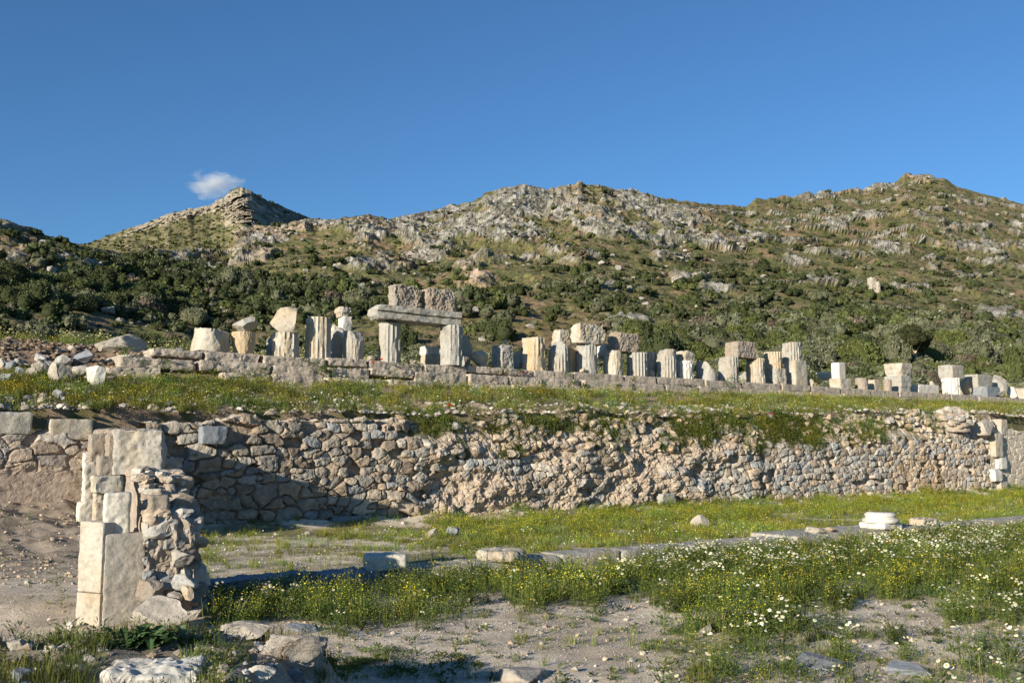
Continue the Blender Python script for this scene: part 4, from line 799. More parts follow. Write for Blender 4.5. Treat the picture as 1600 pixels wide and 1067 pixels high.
for i, (a, b, c_, d_, lb) in enumerate([(1235, 1322, 1026, 1062, 'flat blue grey rock sunk in the bare soil at the lower right'), (1395, 1452, 1040, 1066, 'second flat rock sunk in soil, right of the blue grey one'), (785, 860, 1056, 1078, 'pale flat rock at the bottom edge in the shadow'), (1090, 1112, 985, 996, 'small flat stone in the bare patch')]):
    xm = (a + b) / 2; q = hit_court(xm, (c_ + min(d_, 1066)) / 2); Wm = (b - a) / F * q[1]
    o = add_mesh_obj('sunken_rock', boulder((Wm, Wm * 1.1, .16), seed=760 + i, cuts=6, rough=.05, n=4), M['blue' if i < 2 else 'boulder'], (q[0], q[1], q[2] - .03), (0, 0, i)); smooth_angle(o, 30); tag(o, lb, 'rock')
# small metal post between the blocks
pp = PT(789.5, 560, 8.2); post = empty('metal_post', (pp[0], pp[1], float(zt(10, 8.2)))); tag(post, 'thin pale metal post with a cap behind the hammered block right of the gate', 'post')
hz = PT(789.5, 532, 8.2)[2] - post.location.z
add_mesh_obj('shaft', lathe([(.002, 0), (.045, 0), (.045, hz - .05), (.002, hz - .05)], 12), M['metal'], (0, 0, 0), parent=post); add_mesh_obj('cap', lathe([(.002, 0), (.07, 0), (.07, .04), (.03, .08), (.002, .08)], 12), M['metal'], (0, 0, hz - .05), parent=post)
# small ruin on the far slope
def hill_at(px, py):
    d = (HPX - px) ** 2 + (HPY - py) ** 2; i = int(np.argmin(d)); return HVf[i]
HPX, HPY = proj(XX, YY, zr); HVf = HV.reshape(-1, 3); HPX = HPX.ravel(); HPY = HPY.ravel()
q = hill_at(1361, 455)
rt_ = empty('ruined_tower', tuple(q)); tag(rt_, 'small pale ruined tower with a stepped top standing alone on the right hand slope', 'ruin')
for (x0, x1, z1_, y0) in [(-2.9, -.6, 2.6, 0), (-.8, 1.6, 5.0, .1), (1.4, 2.9, 3.4, -.1)]:
    V, Fc = block(((x1 - x0) * .64, 1.6, z1_ * .64 + 2), seed=int(z1_ * 10), chips=6, chip=.4, rough=.15, rnd=.2, n=16, fine=1.5); add_mesh_obj('wall_remnant', (V, Fc), M['boulder'], ((x0 + x1) * .32, y0, -2), (0, 0, .3), rt_)
q = hill_at(1058, 440); heap('round_cairn', 'low grey oval heap of stones on the slope above the middle of the row', 'stone heap', tuple(q - [0, 0, .6]), (3.4, 2.6, 2.0), 150, 15, (.25, .5))

# ================================================================== VEGETATION TEMPLATES (triangles)
def quad_leaf(p, d, up, l, w_):
    """one leaf as two triangles; p base, d direction, up = side vector"""
    sd = np.cross(d, up); sd = sd / (np.linalg.norm(sd) + 1e-9) * w_ / 2; m = p + d * l * .5
    return [p, m + sd, p + d * l, m - sd]
class TB:
    def __init__(s): s.v = []; s.f = []; s.c = []
    def leaf(s, p, d, l, w_, col, up=None, r=random):
        d = np.asarray(d, float); d = d / np.linalg.norm(d)
        if up is None: up = np.array([r.gauss(0, 1), r.gauss(0, 1), r.gauss(0, 1)])
        o = len(s.v); s.v += quad_leaf(np.asarray(p, float), d, up, l, w_); s.f += [(o, o + 1, o + 2), (o, o + 2, o + 3)]; s.c += [col] * 4
    def blade(s, p, a, h, w_, lean, col, col2=None):
        p = np.asarray(p, float); d = np.array([math.cos(a), math.sin(a), 0]); sd = np.array([-d[1], d[0], 0]) * w_ / 2; o = len(s.v)
        m = p + d * lean * .35 + [0, 0, h * .6]; t = p + d * lean + [0, 0, h]; s.v += [p - sd, p + sd, m + sd * .8, m - sd * .8, t]; s.f += [(o, o + 1, o + 2), (o, o + 2, o + 3), (o + 3, o + 2, o + 4)]; s.c += [col, col, col, col, col2 or col]
    def disc(s, p, n, r_, col, k=7, dome=0.):
        n = np.asarray(n, float); n /= np.linalg.norm(n); a = np.cross(n, [.3, .2, 1]); a /= np.linalg.norm(a); b = np.cross(n, a); o = len(s.v)
        s.v.append(np.asarray(p) + n * dome); s.c.append(col)
        for i in range(k): t = 6.283 * i / k; s.v.append(p + (a * math.cos(t) + b * math.sin(t)) * r_); s.c.append(col)
        s.f += [(o, o + 1 + i, o + 1 + (i + 1) % k) for i in range(k)]
    def get(s): return np.array(s.v, float), np.array(s.f, int), np.array(s.c, float)
def jc(c, j=.25): f = 1 + random.uniform(-j, j); return (c[0] * f * random.uniform(.9, 1.1), c[1] * f, c[2] * f)
G1, G2, G3, G4 = (.145, .180, .040), (.095, .128, .034), (.18, .20, .05), (.24, .225, .08)
YEL = (.66, .58, .05); WHT = (.80, .78, .62)
def T_mustard(h=.42, nf=10, green=G1):
    t = TB()
    for i in range(random.randint(4, 6)):
        a = random.uniform(0, 6.28); hh = h * random.uniform(.6, 1.1); ln = random.uniform(.03, .14); b = np.array([random.gauss(0, .05), random.gauss(0, .05), 0]); t.blade(b, a, hh, .006, ln, jc(green))
        top = b + [math.cos(a) * ln, math.sin(a) * ln, hh]
        for j in range(nf // 3):
            q = top + [random.gauss(0, .035), random.gauss(0, .035), random.uniform(-.12, .02)]; t.disc(q, [random.gauss(0, .6), random.gauss(0, .6) - .3, 1], random.uniform(.005, .010), jc(YEL, .15), 5)
        for j in range(9):
            f = random.uniform(.05, .95); q = b + [math.cos(a) * ln * f * f, math.sin(a) * ln * f * f, hh * f]; az = random.uniform(0, 6.28); t.leaf(q, [math.cos(az), math.sin(az), random.uniform(.1, 1.2)], random.uniform(.03, .08) * (1.3 - f), random.uniform(.006, .016), jc(green, .35))
    return t.get()
def T_daisy(h=.34, nh=5, green=G2):
    t = TB()
    for j in range(70):
        az = random.uniform(0, 6.28); r_ = abs(random.gauss(0, .09)); z = random.uniform(0, h * .85); t.leaf([math.cos(az) * r_, math.sin(az) * r_, z], [math.cos(az), math.sin(az), random.uniform(0, 1.5)], random.uniform(.04, .08), random.uniform(.008, .022), jc(green, .35))
    for i in range(nh):
        a = random.uniform(0, 6.28); ln = random.uniform(.03, .14); hh = h * random.uniform(.75, 1.15); t.blade([0, 0, 0], a, hh, .005, ln, jc(green)); top = np.array([math.cos(a) * ln, math.sin(a) * ln, hh])
        n = np.array([random.gauss(-.25, .35), random.gauss(-.45, .35), 1]); n /= np.linalg.norm(n); t.disc(top, n, random.uniform(.016, .024), jc(WHT, .06), 9, .002); t.disc(top + n * .004, n, .008, (.75, .50, .02), 6, .004)
    return t.get()
def T_grass(h=.16, nb=26, col=G3, col2=G4, spread=.07, w_=.006):
    t = TB()
    for i in range(nb):
        a = random.uniform(0, 6.28); r_ = abs(random.gauss(0, spread)); t.blade([math.cos(a) * r_, math.sin(a) * r_, -.01], a + random.gauss(0, .6), h * random.uniform(.4, 1.15), w_, h * random.uniform(.05, .6), jc(col, .3), jc(col2, .3))
    return t.get()
def T_grassflower(h=.2, nf=6, fc=YEL, fr=.009):
    t = TB(); v = T_grass(h, 20); t.v = list(v[0]); t.f = [tuple(x) for x in v[1]]; t.c = [tuple(x) for x in v[2]]
    for i in range(nf): t.disc(np.array([random.gauss(0, .08), random.gauss(0, .08), h * random.uniform(.6, 1.15)]), [random.gauss(0, .5), random.gauss(-.4, .4), 1], fr * random.uniform(.7, 1.3), jc(fc, .1), 6)
    return t.get()
def T_weed(nl=22, s=.10, col=G2):
    t = TB()
    for i in range(nl):
        az = random.uniform(0, 6.28); r_ = random.uniform(0, s); t.leaf([math.cos(az) * r_, math.sin(az) * r_, random.uniform(0, s * .5)], [math.cos(az), math.sin(az), random.uniform(.1, 1)], random.uniform(.4, .9) * s, random.uniform(.12, .34) * s, jc(col, .35), up=[0, 0, 1])
    return t.get()
def scatter(name, temps, pts, scales, tint, mats=None, kind='stuff', label=None, cat=None, sink=.0):
    """one ground-cover object made from many small plants"""
    n = len(pts); pick = rng.integers(len(temps), size=n); ang = rng.random(n) * 6.283; Vs = []; Fs = []; Cs = []; off = 0
    for ti, (v, f, c_) in enumerate(temps):
        ix = np.nonzero(pick == ti)[0]
        if not len(ix): continue
        ca, sa = np.cos(ang[ix])[:, None], np.sin(ang[ix])[:, None]; sc = scales[ix][:, None]
        X = (v[None, :, 0] * ca - v[None, :, 1] * sa) * sc + pts[ix, 0:1]; Y = (v[None, :, 0] * sa + v[None, :, 1] * ca) * sc + pts[ix, 1:2]; Z = v[None, :, 2] * sc * (.85 + .3 * rng.random((len(ix), 1))) + pts[ix, 2:3] - sink
        Vs.append(np.stack([X, Y, Z], -1).reshape(-1, 3)); Fs.append((f[None] + (np.arange(len(ix)) * len(v))[:, None, None] + off).reshape(-1, 3)); Cs.append((c_[None] * tint[ix][:, None, :]).reshape(-1, 3)); off += len(ix) * len(v)
    if not Vs: return None
    o = link(name, mesh_np(name, np.concatenate(Vs), np.concatenate(Fs), col=np.concatenate(Cs), mats=[mats or M['leaf']])); tag(o, label, cat, kind=kind); return o
def rand_tint(p, s=.5, amt=.3, warm=.15):
    q = fbm(p[:, 0] * s, p[:, 1] * s, 3, 3); w_ = fbm(p[:, 0] * s * 1.7 + 9, p[:, 1] * s * 1.7, 5, 2); b = 1 + amt * 1.6 * q + .12 * rng.standard_normal(len(p)); return np.clip(np.stack([b * (1.0 + warm * 1.5 * w_), b, b * (1 - warm * w_)], -1), .3, 2)
def cand_court(n, dmin=6.2, dmax=62):
    """candidate spots spread evenly over the part of the court in view"""
    D = np.sqrt(rng.random(n) * (dmax ** 2 - dmin ** 2) + dmin ** 2); k = rng.uniform(-.56, .58, n); x, y = k * D, D; s, t = xy2st(x, y); m = t < -.15; x, y, s, t = x[m], y[m], s[m], t[m]
    z = zg(x, y); px, py = proj(x, y, z); return np.stack([x, y, z], -1), px, py, s, t
def near_rock(P_): return P_
# ---- court: sizes of zones given by where they lie
Pc, px, py, s, t = cand_court(300000); n1 = fbm(Pc[:, 0] * .8, Pc[:, 1] * .8, 1, 3); n2 = fbm(Pc[:, 0] * 2.2, Pc[:, 1] * 2.2, 4, 2)
front = t < TK - .12; md = mound(Pc[:, 0], Pc[:, 1]); onkerb = (t > TK - .1) & (t < TK + .78) & (px > 305); onplat = (t > TK - .5) & (t < TK + 1.15) & (px > 1240) & (px < 1490); pierz = (px > 80) & (px < 320) & (Pc[:, 1] < 17.5)
top_y = np.interp(px, [330, 440, 520, 600, 640], [930, 925, 915, 900, 800])
bare_y = np.interp(px, [300, 430, 480, 640, 740, 900, 1010, 1060, 1150, 1300, 1450, 1600], [985, 988, 992, 990, 965, 952, 945, 990, 1015, 955, 945, 960])
edge = (bare_y + 22 * n2 + 22 * n1 - py) / 30
dense = front & (py > top_y) & ((t < TK - .42) | (px < 560)) & (rng.random(len(px)) < np.clip(.15 + edge, 0, 1)) & (rng.random(len(px)) < np.clip(.75 + 1.4 * n1 + .8 * n2, .2, 1)) & (px > 330) & (md < .2) & (Pc[:, 1] > 9)
lowerright = front & ~dense & (px > 1030) & (md < .2) & (n1 + .35 * n2 - .10 - .25 * blob(px, py, 1400, 970, 100, 14) - .3 * blob(px, py, 1330, 1010, 90, 20) + .25 * blob(px, py, 1150, 1000, 90, 60) + .15 * blob(px, py, 1540, 960, 90, 40) > -.16)
sparse = front & ~dense & ~lowerright & (md < .3) & (px > 480)
behind = (~front) & ~onkerb & ~onplat & (px > 300)
def sub(mask, p): return np.nonzero(mask & (rng.random(len(px)) < p))[0]
must = [T_mustard(random.uniform(.30, .5), random.choice([6, 12, 16, 20]), random.choice([G1, G2, G1])) for _ in range(7)]; dais = [T_daisy(random.uniform(.24, .38), random.randint(3, 7)) for _ in range(6)]; leafy = [T_daisy(.26, 0) for _ in range(4)] + [T_weed(26, .12) for _ in range(3)]
gr = [T_grass(random.uniform(.12, .2)) for _ in range(6)]; grf = [T_grassflower(random.uniform(.14, .24)) for _ in range(5)]; grw = [T_grassflower(random.uniform(.14, .24), 3, WHT, .016) for _ in range(4)]; weed = [T_weed(20, .09, G2) for _ in range(4)] + [T_weed(18, .08, G1) for _ in range(3)]
area = (62 ** 2 - 6.2 ** 2) * .57 ; dens = 300000 / area
def want(d): return d / dens
dz = np.clip(1.1 * blob(px, py, 1160, 880, 130, 28) + 1.2 * blob(px, py, 1480, 860, 130, 26) + .5 * blob(px, py, 1050, 900, 60, 25) + .4 * blob(px, py, 1230, 985, 60, 20) + .35 * blob(px, py, 740, 960, 50, 14) + .5 * blob(px, py, 1560, 960, 60, 20) + .10, 0, 1)
i = sub(dense, want(34) * np.ones(len(px)) * (1 - .45 * dz)); scatter('mustard_plants', must, Pc[i], rng.uniform(.6, 1.35, len(i)) * (1 - .15 * dz[i]) * (.8 + .5 * np.clip(n1[i] + .3, 0, 1)), rand_tint(Pc[i]), label=None)
i = sub(dense | lowerright, want(30)); scatter('leafy_undergrowth', leafy, Pc[i], rng.uniform(.7, 1.1, len(i)) * np.where(dense[i], 1, .6), rand_tint(Pc[i]))
i = sub((dense | lowerright), want(34) * dz * np.clip(.6 + 1.5 * n2, .1, 1.5)); scatter('daisies', dais, Pc[i], rng.uniform(.8, 1.25, len(i)), rand_tint(Pc[i], .5, .15, .05))
i = sub(lowerright, want(16)); scatter('flowering_weeds', must[:4] + grf, Pc[i], rng.uniform(.45, .8, len(i)), rand_tint(Pc[i]))
i = sub(sparse, want(24) * np.clip(n2 * 4 + .25, .04, 1)); scatter('sparse_weeds', weed + gr[:2], Pc[i], rng.uniform(.5, 1.1, len(i)), rand_tint(Pc[i]))
i = sub(front & (blob(px, py, 610, 1040, 150, 24, 0, 4) > .4) & (md < .6), want(70)); scatter('low_green_weeds', weed, Pc[i], rng.uniform(.6, 1.1, len(i)), rand_tint(Pc[i]))
thick = np.clip(.36 + .5 * sstep(560, 760, px) + 1.0 * n1 + .6 * n2 - .7 * blob(px, py, 1320, 812, 90, 8) - .5 * blob(px, py, 1560, 785, 50, 12) - .6 * blob(px, py, 950, 862, 180, 8) - .5 * blob(px, py, 560, 885, 160, 16), .04, 1)
i = sub(behind, want(42) * thick); scatter('court_grass', gr + grf, Pc[i], rng.uniform(.6, 1.15, len(i)) * (.55 + .6 * thick[i]), rand_tint(Pc[i], .4, .3, .3) * np.array([1.0, 1.05, .8]))
i = sub(behind & (t > -6.5), want(20) * np.clip(thick * sstep(600, 850, px), 0, 1) * np.clip(.3 + 2 * n1, 0, 1)); scatter('tall_yellow_weeds', must, Pc[i], rng.uniform(.7, 1.15, len(i)), rand_tint(Pc[i], .4) * np.array([1.2, 1.2, .9]))
i = sub(behind & (t < -3), want(1.6) + want(5) * blob(px, py, 340, 865, 60, 12)); scatter('small_daisies', grw, Pc[i], rng.uniform(.7, 1.1, len(i)), rand_tint(Pc[i], .5, .1, .1))
i = sub(~front & (px < 110) & (px > -80), want(5.0) * (n1 + .5 * n2 > .08)); scatter('bank_weeds', weed + must[:2], Pc[i], rng.uniform(.5, .9, len(i)), rand_tint(Pc[i]))
i = sub(dense | lowerright, want(9)); scatter('tall_grass', [T_grass(.32, 12, G3, G4) for _ in range(3)] + [T_grass(.26, 14, G1, G3) for _ in range(3)] + [T_grass(.3, 7, (.30, .25, .12), (.40, .32, .18))], Pc[i], rng.uniform(.6, 1.25, len(i)), rand_tint(Pc[i]))
# mound
mm = (md > .35) & (Pc[:, 1] < 10.6) & ~((px > 80) & (px < 320) & (Pc[:, 1] > 12)); slab = blob(px, py, 228, 1056, 95, 40, 0, 6) > .35; rockz = blob(px, py, 455, 1015, 75, 40, 0, 4) > .4
i = sub(mm & ~slab & ~rockz & (px < 420), want(48) * np.clip(.55 + 1.2 * n2 - .5 * blob(px, py, 40, 1010, 70, 30) + .5 * blob(px, py, 230, 1000, 110, 30), .05, 1)); scatter('mound_weeds', weed + leafy + [T_grass(.2, 14, G2, G3)], Pc[i], rng.uniform(.4, .95, len(i)), rand_tint(Pc[i], 1.5, .35) * .85)
i = sub(mm & ~slab & (px < 520), want(45) * (n1 > -.25)); scatter('mound_grass', gr + [T_grass(.2, 18, G4, (.34, .26, .13))], Pc[i], rng.uniform(.6, 1.1, len(i)), rand_tint(Pc[i], 1.5, .45) * .68)
# ---- pebbles
PT_ = []
for q_ in range(5):
    v, f = boulder((1, 1, .6), 800 + q_, n=1, cuts=4); PT_.append((v, f, np.tile([1., 1., 1.], (len(v), 1))))
PT2 = []
for q_ in range(6):
    v, f = boulder((1, .9, .7), 820 + q_, n=2, cuts=6); PT2.append((v, f, np.tile([1., 1., 1.], (len(v), 1))))
def pebble_tint(n): return PAL[rng.integers(8, size=n)] * rng.uniform(.8, 1.5, n)[:, None]
i = sub((Pc[:, 1] < 26) & ~dense & (px > -40) & ~onkerb, want(60)); sz = .008 + .03 * rng.random(len(i)) ** 4; scatter('pebbles', PT_, Pc[i], sz, pebble_tint(len(i)), mats=M['debris'], sink=.001)
Pm, pxm, pym, _, _ = cand_court(60000, 5.5, 16); i = np.nonzero((pym > 930) & (rng.random(len(pxm)) < .8))[0]; sz = .005 + .014 * rng.random(len(i)) ** 3; scatter('gravel', PT_, Pm[i], sz, pebble_tint(len(i)), mats=M['debris'])
i = np.nonzero((mound(Pm[:, 0], Pm[:, 1]) > .4) & (rng.random(len(pxm)) < .10))[0]; sz = .02 + .09 * rng.random(len(i)) ** 2.5; scatter('mound_rubble', PT_, Pm[i], sz, pebble_tint(len(i)), mats=M['debris'], sink=.005)
i = sub((t > -2.2) & (px > 270), want(5)); sz = .03 + .14 * rng.random(len(i)) ** 3; scatter('wall_foot_rubble', PT_, Pc[i], sz, pebble_tint(len(i)), mats=M['debris'], sink=.01)
i = sub((s < -2.4) & (t > -9), want(40)); sz = .012 + .09 * rng.random(len(i)) ** 4; scatter('bank_debris', PT_, Pc[i], sz, pebble_tint(len(i)) * np.array([.95, .85, .74]), mats=M['debris'], sink=.004)
i = sub(front & ~dense & (Pc[:, 1] < 24), want(7)); sz = .02 + .07 * rng.random(len(i)) ** 3; scatter('court_pebbles', PT_, Pc[i], sz, pebble_tint(len(i)) * np.array([1, .95, .88]), mats=M['debris'], sink=.004)
# ---- terrace
n = 80000; S = rng.uniform(-12, 62, n); T = rng.uniform(.6, 5.5, n); X, Y = st2xy(S, T); Zt = zt(S, np.maximum(T, 1.05)); Pt = np.stack([X, Y, Zt], -1); px, py = proj(X, Y, Zt); n1 = fbm(X * .6, Y * .6, 1, 3); n2 = fbm(X * 2, Y * 2, 4, 2); dt = n / (74 * 4.9)
def subt(mask, d): return np.nonzero(mask & (rng.random(len(px)) < d / dt))[0]
ok = (T > 1.2) | (n2 > -.1)
gtk = np.clip(.45 + 1.5 * n1 + .8 * n2 + .4 * blob(px, py, 1200, 640, 130, 25) - .35 * blob(px, py, 950, 640, 200, 14) - .3 * sstep(1.3, .6, T) + .3 * sstep(560, 300, px), .03, 1)
i = subt(ok, 46 * gtk); scatter('terrace_grass', gr + grf + grf, Pt[i], rng.uniform(.8, 1.6, len(i)), rand_tint(Pt[i], .4, .3, .3))
i = subt(ok & (T < 5.1), (16 + 16 * sstep(800, 500, px)) * np.clip(gtk - .15 + .5 * n1, 0, 1)); scatter('terrace_mustard', must + leafy, Pt[i], rng.uniform(.6, 1.25, len(i)), rand_tint(Pt[i], .4, .35, .2))
i = subt(ok, 3 + 14 * blob(px, py, 1190, 638, 50, 10) + 6 * blob(px, py, 450, 640, 200, 20)); scatter('terrace_daisies', grw, Pt[i], rng.uniform(.9, 1.5, len(i)), rand_tint(Pt[i], .5, .1, .1))
i = subt(T < 2.4, 26 + 0 * T); sz = .04 + .22 * rng.random(len(i)) ** 3; scatter('wall_top_rubble', PT_, Pt[i] - [0, 0, .02], sz, pebble_tint(len(i)), mats=M['debris'])
n = 26000; S = rng.uniform(5.5, 42, n); Hs = wall_top(S); q_ = rng.random(n) ** .8; Vv = Hs + .05 - 1.35 * q_; Tt = .78 - .72 * q_ ** .9 + .15 * noise(S, Vv) ; X, Y = st2xy(S, Tt); Ps = np.stack([X, Y, Vv], -1); nz1 = fbm(S * .5, Vv * .9, 21, 3)
i = np.nonzero(rng.random(n) < np.clip(.02 + 1.0 * nz1, .03, .6) * sstep(5.5, 9, S) * (1 - .75 * q_))[0]; sz = .07 + .38 * rng.random(len(i)) ** 2.5; scatter('scree_rubble', PT2, Ps[i] - [0, 0, .05], sz, pebble_tint(len(i)) * np.array([.97, .88, .76]), mats=M['debris'])
spx, spy = proj(X, Y, Vv); drape = np.clip(blob(spx, spy, 675, 668, 34, 30, 0, 4) + blob(spx, spy, 1085, 672, 40, 26, 0, 4) + blob(spx, spy, 1235, 680, 50, 34, 20, 4) + .6 * blob(spx, spy, 1150, 665, 60, 12) + .5 * blob(spx, spy, 850, 668, 90, 10) + .5 * blob(spx, spy, 1345, 690, 40, 25), 0, 1)
i = np.nonzero(rng.random(n) < (np.clip(nz1 * 1.2 - .05, 0, .4) * sstep(5.5, 9, S) * .5 + .55 * drape))[0]; scatter('scree_weeds', gr + leafy[:3] + must[:3], Ps[i], rng.uniform(.8, 1.6, len(i)), rand_tint(Ps[i], .4, .3, .2))
# brown slope and ground behind the row
n = 60000; S = rng.uniform(-22, 80, n); T = rng.uniform(5, 13.3, n); X, Y = st2xy(S, T); Zt = zt(S, T); Pt = np.stack([X, Y, Zt], -1); px, py = proj(X, Y, Zt); n1 = fbm(X * .5, Y * .5, 7, 3); dt = n / (102 * 8.3)
i = subt((px < 240) & (T < 10), 60 + 0 * T); sz = .04 + .22 * rng.random(len(i)) ** 3; scatter('slope_debris', PT_, Pt[i], sz, pebble_tint(len(i)) * np.array([.56, .48, .40]), mats=M['debris'])  # brown tint, darkened further to put the slope's shade into the pebbles
i = subt((T > 8) & ((px > 235) | (T > 9.8)), 14 * np.clip(.7 + n1, 0, 1)); scatter('field_grass', gr + grf + grw, Pt[i], rng.uniform(1, 1.8, len(i)), rand_tint(Pt[i], .4, .3, .2))
i = subt((T > 8) & ((px > 235) | (T > 9.8)), 7 * np.clip(.5 + n1, 0, 1)); scatter('field_daisies', [T_grassflower(.35, 9, (.75, .68, .3), .018) for _ in range(4)], Pt[i], rng.uniform(1, 1.9, len(i)), rand_tint(Pt[i], .4, .2, .1))
i = subt((T > 5) & (T < 6.6) & (px > 165), 3.2 * np.clip(.3 + 2 * n1, 0, 1) * sstep(1700, 900, px)); scatter('step_weeds', weed + leafy, Pt[i] * [1, 1, 0] + np.stack([0 * i, 0 * i, ZS - .1 - 1.15 * np.clip((6.5 - T[i]) / 1.4, 0, 1)], -1), rng.uniform(1.2, 2.6, len(i)), rand_tint(Pt[i], .4, .2, .1))

# ================================================================== BUSHES AND TREES
def bush_mesh(seed, nl, card, col, lob=12, flat=.62, hi=(1.0, 1.0, 1.0)):
    """rounded shrub about 2 wide: lobes of small leaf faces round darker solid cores"""
    r = np.random.default_rng(seed); L = []
    for i in range(lob):
        a = r.random() * 6.283; q = r.random() ** .6 * .62; L.append((math.cos(a) * q, math.sin(a) * q, r.uniform(.18, .72) * flat * 1.25 * (1.1 - q * .6), r.uniform(.26, .48)))
    L = np.array(L); lt = r.uniform(.65, 1.35, lob); per = r.integers(lob, size=nl); n = r.normal(size=(nl, 3)); n /= np.linalg.norm(n, axis=1, keepdims=True); n[:, 2] = np.where(n[:, 2] < -.3, -n[:, 2], n[:, 2])
    rad = L[per, 3] * (1 - .30 * r.random(nl) ** 2) * (1 + .22 * noise(n[:, 0] * 2.5 + per, n[:, 1] * 2.5, n[:, 2] * 2.5)); c = L[per, :3] + n * rad[:, None]; c[:, 2] = np.maximum(c[:, 2], .02)
    d = n * .5 + r.normal(size=(nl, 3)) * .7; d /= np.linalg.norm(d, axis=1, keepdims=True); sd = np.cross(d, r.normal(size=(nl, 3))); sd /= np.linalg.norm(sd, axis=1, keepdims=True)
    l = card * r.uniform(.6, 1.4, nl)[:, None]; V = np.stack([c - d * l * .5, c + sd * l * .35, c + d * l * .5, c - sd * l * .35], 1).reshape(-1, 3)
    o = np.arange(nl) * 4; Fc = np.concatenate([np.stack([o, o + 1, o + 2], -1), np.stack([o, o + 2, o + 3], -1)])
    b = (lt[per] * r.uniform(.7, 1.3, nl))[:, None]; C_ = np.repeat(np.array(col) * b * np.where(r.random((nl, 1)) < .25, np.array([hi]), 1), 4, 0)
    for j in range(lob):
        v, f = ico(2); v = v * L[j, 3] * .80 + L[j, :3]; v[:, 2] = np.maximum(v[:, 2], -.05); Fc = np.concatenate([Fc, f + len(V)]); V = np.concatenate([V, v]); C_ = np.concatenate([C_, np.tile(np.array(col) * .75, (len(v), 1))])
    return V, Fc, C_
KINDS = [('dark green', (.080, .094, .042)), ('mid green', (.125, .142, .052)), ('grey green', (.19, .195, .115)), ('bright green', (.125, .140, .046)), ('brownish', (.185, .150, .105))]
big_m = [[mesh_np('bush', *bush_mesh(500 + 10 * k + j, 2300, .085, c_)[:2], col=bush_mesh(500 + 10 * k + j, 2300, .085, c_)[2], mats=[M['leaf']]) for j in range(3)] for k, (_, c_) in enumerate(KINDS)]
far_t = [[bush_mesh(600 + 10 * k + j, 120, .26, c_, lob=5) for j in range(3)] for k, (_, c_) in enumerate(KINDS)]
# spots: on the hill, picked through the scrub zones
npick = 30000; ii = rng.integers(3, NR - 30, npick); jj = rng.integers(int(NC * .02), int(NC * .98), npick); idx = ii * NC + jj
bp_ = HVf[idx]; bx, by = HPX[idx], HPY[idx]; bD = bp_[:, 1]; sc_ = scrub_mask(bx, by); rk_ = np.clip(rock_mask(bx, by), 0, 1)
# even out: the mesh rows are evenly spread in depth, so weight by width
prob = (.012 + .05 * sc_ ** 1.2 + .012 * sstep(350, 420, by)) * (bD / 120) * (1 - .75 * rk_) * (1 + 1.5 * noise(bp_[:, 0] / 14, bp_[:, 1] / 14))
lowr = 1 - sstep(180, 330, bD) * .2; prob = prob * 4.2 * np.where(straw.ravel()[idx] > .35, .15, 1)
keep = rng.random(npick) < prob; bp_, bx, by, bD, sc_ = bp_[keep], bx[keep], by[keep], bD[keep], sc_[keep]
size = (.55 + 1.6 * rng.random(len(bp_)) ** 1.8 + .9 * sc_) * (1 - .12 * sstep(200, 350, bD)); size *= np.where(by > 470, 1.0, .95)
r2 = rng.random(len(bp_)); leftz = bx < 620
kd = np.where(leftz, np.where(r2 < .58, 0, np.where(r2 < .75, 1, np.where(r2 < .95, 2, 4))), np.where(by > 500, np.where(r2 < .12, 0, np.where(r2 < .42, 1, np.where(r2 < .82, 2, np.where(r2 < .94, 3, 4)))), np.where(r2 < .45, 0, np.where(r2 < .68, 1, np.where(r2 < .88, 2, np.where(r2 < .92, 3, 4))))))
inview = (bx > -60) & (bx < 1660)
app = np.where(inview, size / bD, 0); order = np.argsort(-app); ind = order[:268]; rest = order[292:]
LM = [(40, 'above the tumbled rocks'), (190, 'above the cream boulder'), (330, 'behind the broad tilted drum'), (445, 'behind the squat fluted drum'), (540, 'behind the white stack'), (650, 'behind the stone gate'), (760, 'right of the stone gate'), (850, 'behind the tall ochre drum'), (925, 'behind the large cream block'), (1010, 'behind the grey fluted drums'), (1090, 'behind the slanted grey fragment'), (1160, 'behind the stippled block'), (1240, 'behind the highest drum'), (1310, 'behind the white cubic block'), (1400, 'behind the cornice stack'), (1485, 'behind the right hand drum'), (1570, 'behind the far right disc'), ]
def band_of(y): return 'close' if y > 545 else 'just' if y > 505 else 'on the lower slope' if y > 465 else 'halfway up the slope' if y > 420 else 'high on the slope'
from collections import defaultdict
cells = defaultdict(list)
for q_ in ind:
    lm = min(LM, key=lambda a: abs(a[0] - bx[q_]))[1]; cells[(KINDS[kd[q_]][0], band_of(by[q_]), lm)].append(q_)
ORD = ['leftmost', 'second from left', 'third from left', 'fourth from left', 'fifth from left', 'sixth from left', 'seventh from left', 'eighth from left', 'ninth from left', 'tenth from left', 'eleventh from left', 'twelfth from left', 'thirteenth from left', 'fourteenth from left', 'fifteenth from left', 'sixteenth from left', 'seventeenth from left', 'eighteenth from left', 'nineteenth from left', 'twentieth from left']
for (kn, bd, lm), lst in cells.items():
    lst.sort(key=lambda a: bx[a])
    for n_, q_ in enumerate(lst):
        me = big_m[kd[q_]][int(rng.integers(3))]; o = link('bush', me, None, tuple(bp_[q_] - [0, 0, .15 * size[q_]]), (0, 0, float(rng.random() * 6.28))); f = size[q_]; o.scale = (f * rng.uniform(.9, 1.25), f * rng.uniform(.9, 1.2), f * rng.uniform(.8, 1.15))
        if len(lst) == 1: lb = f'{kn} bush {bd} {lm}'
        elif len(lst) == 2: lb = f'{("left", "right")[n_]} of two {kn} bushes {bd} {lm}'
        else: lb = f'{kn} bush {bd} {lm}, {ORD[min(n_, 19)]}'
        tag(o, lb, 'bush', 'bushes growing on the hillside')
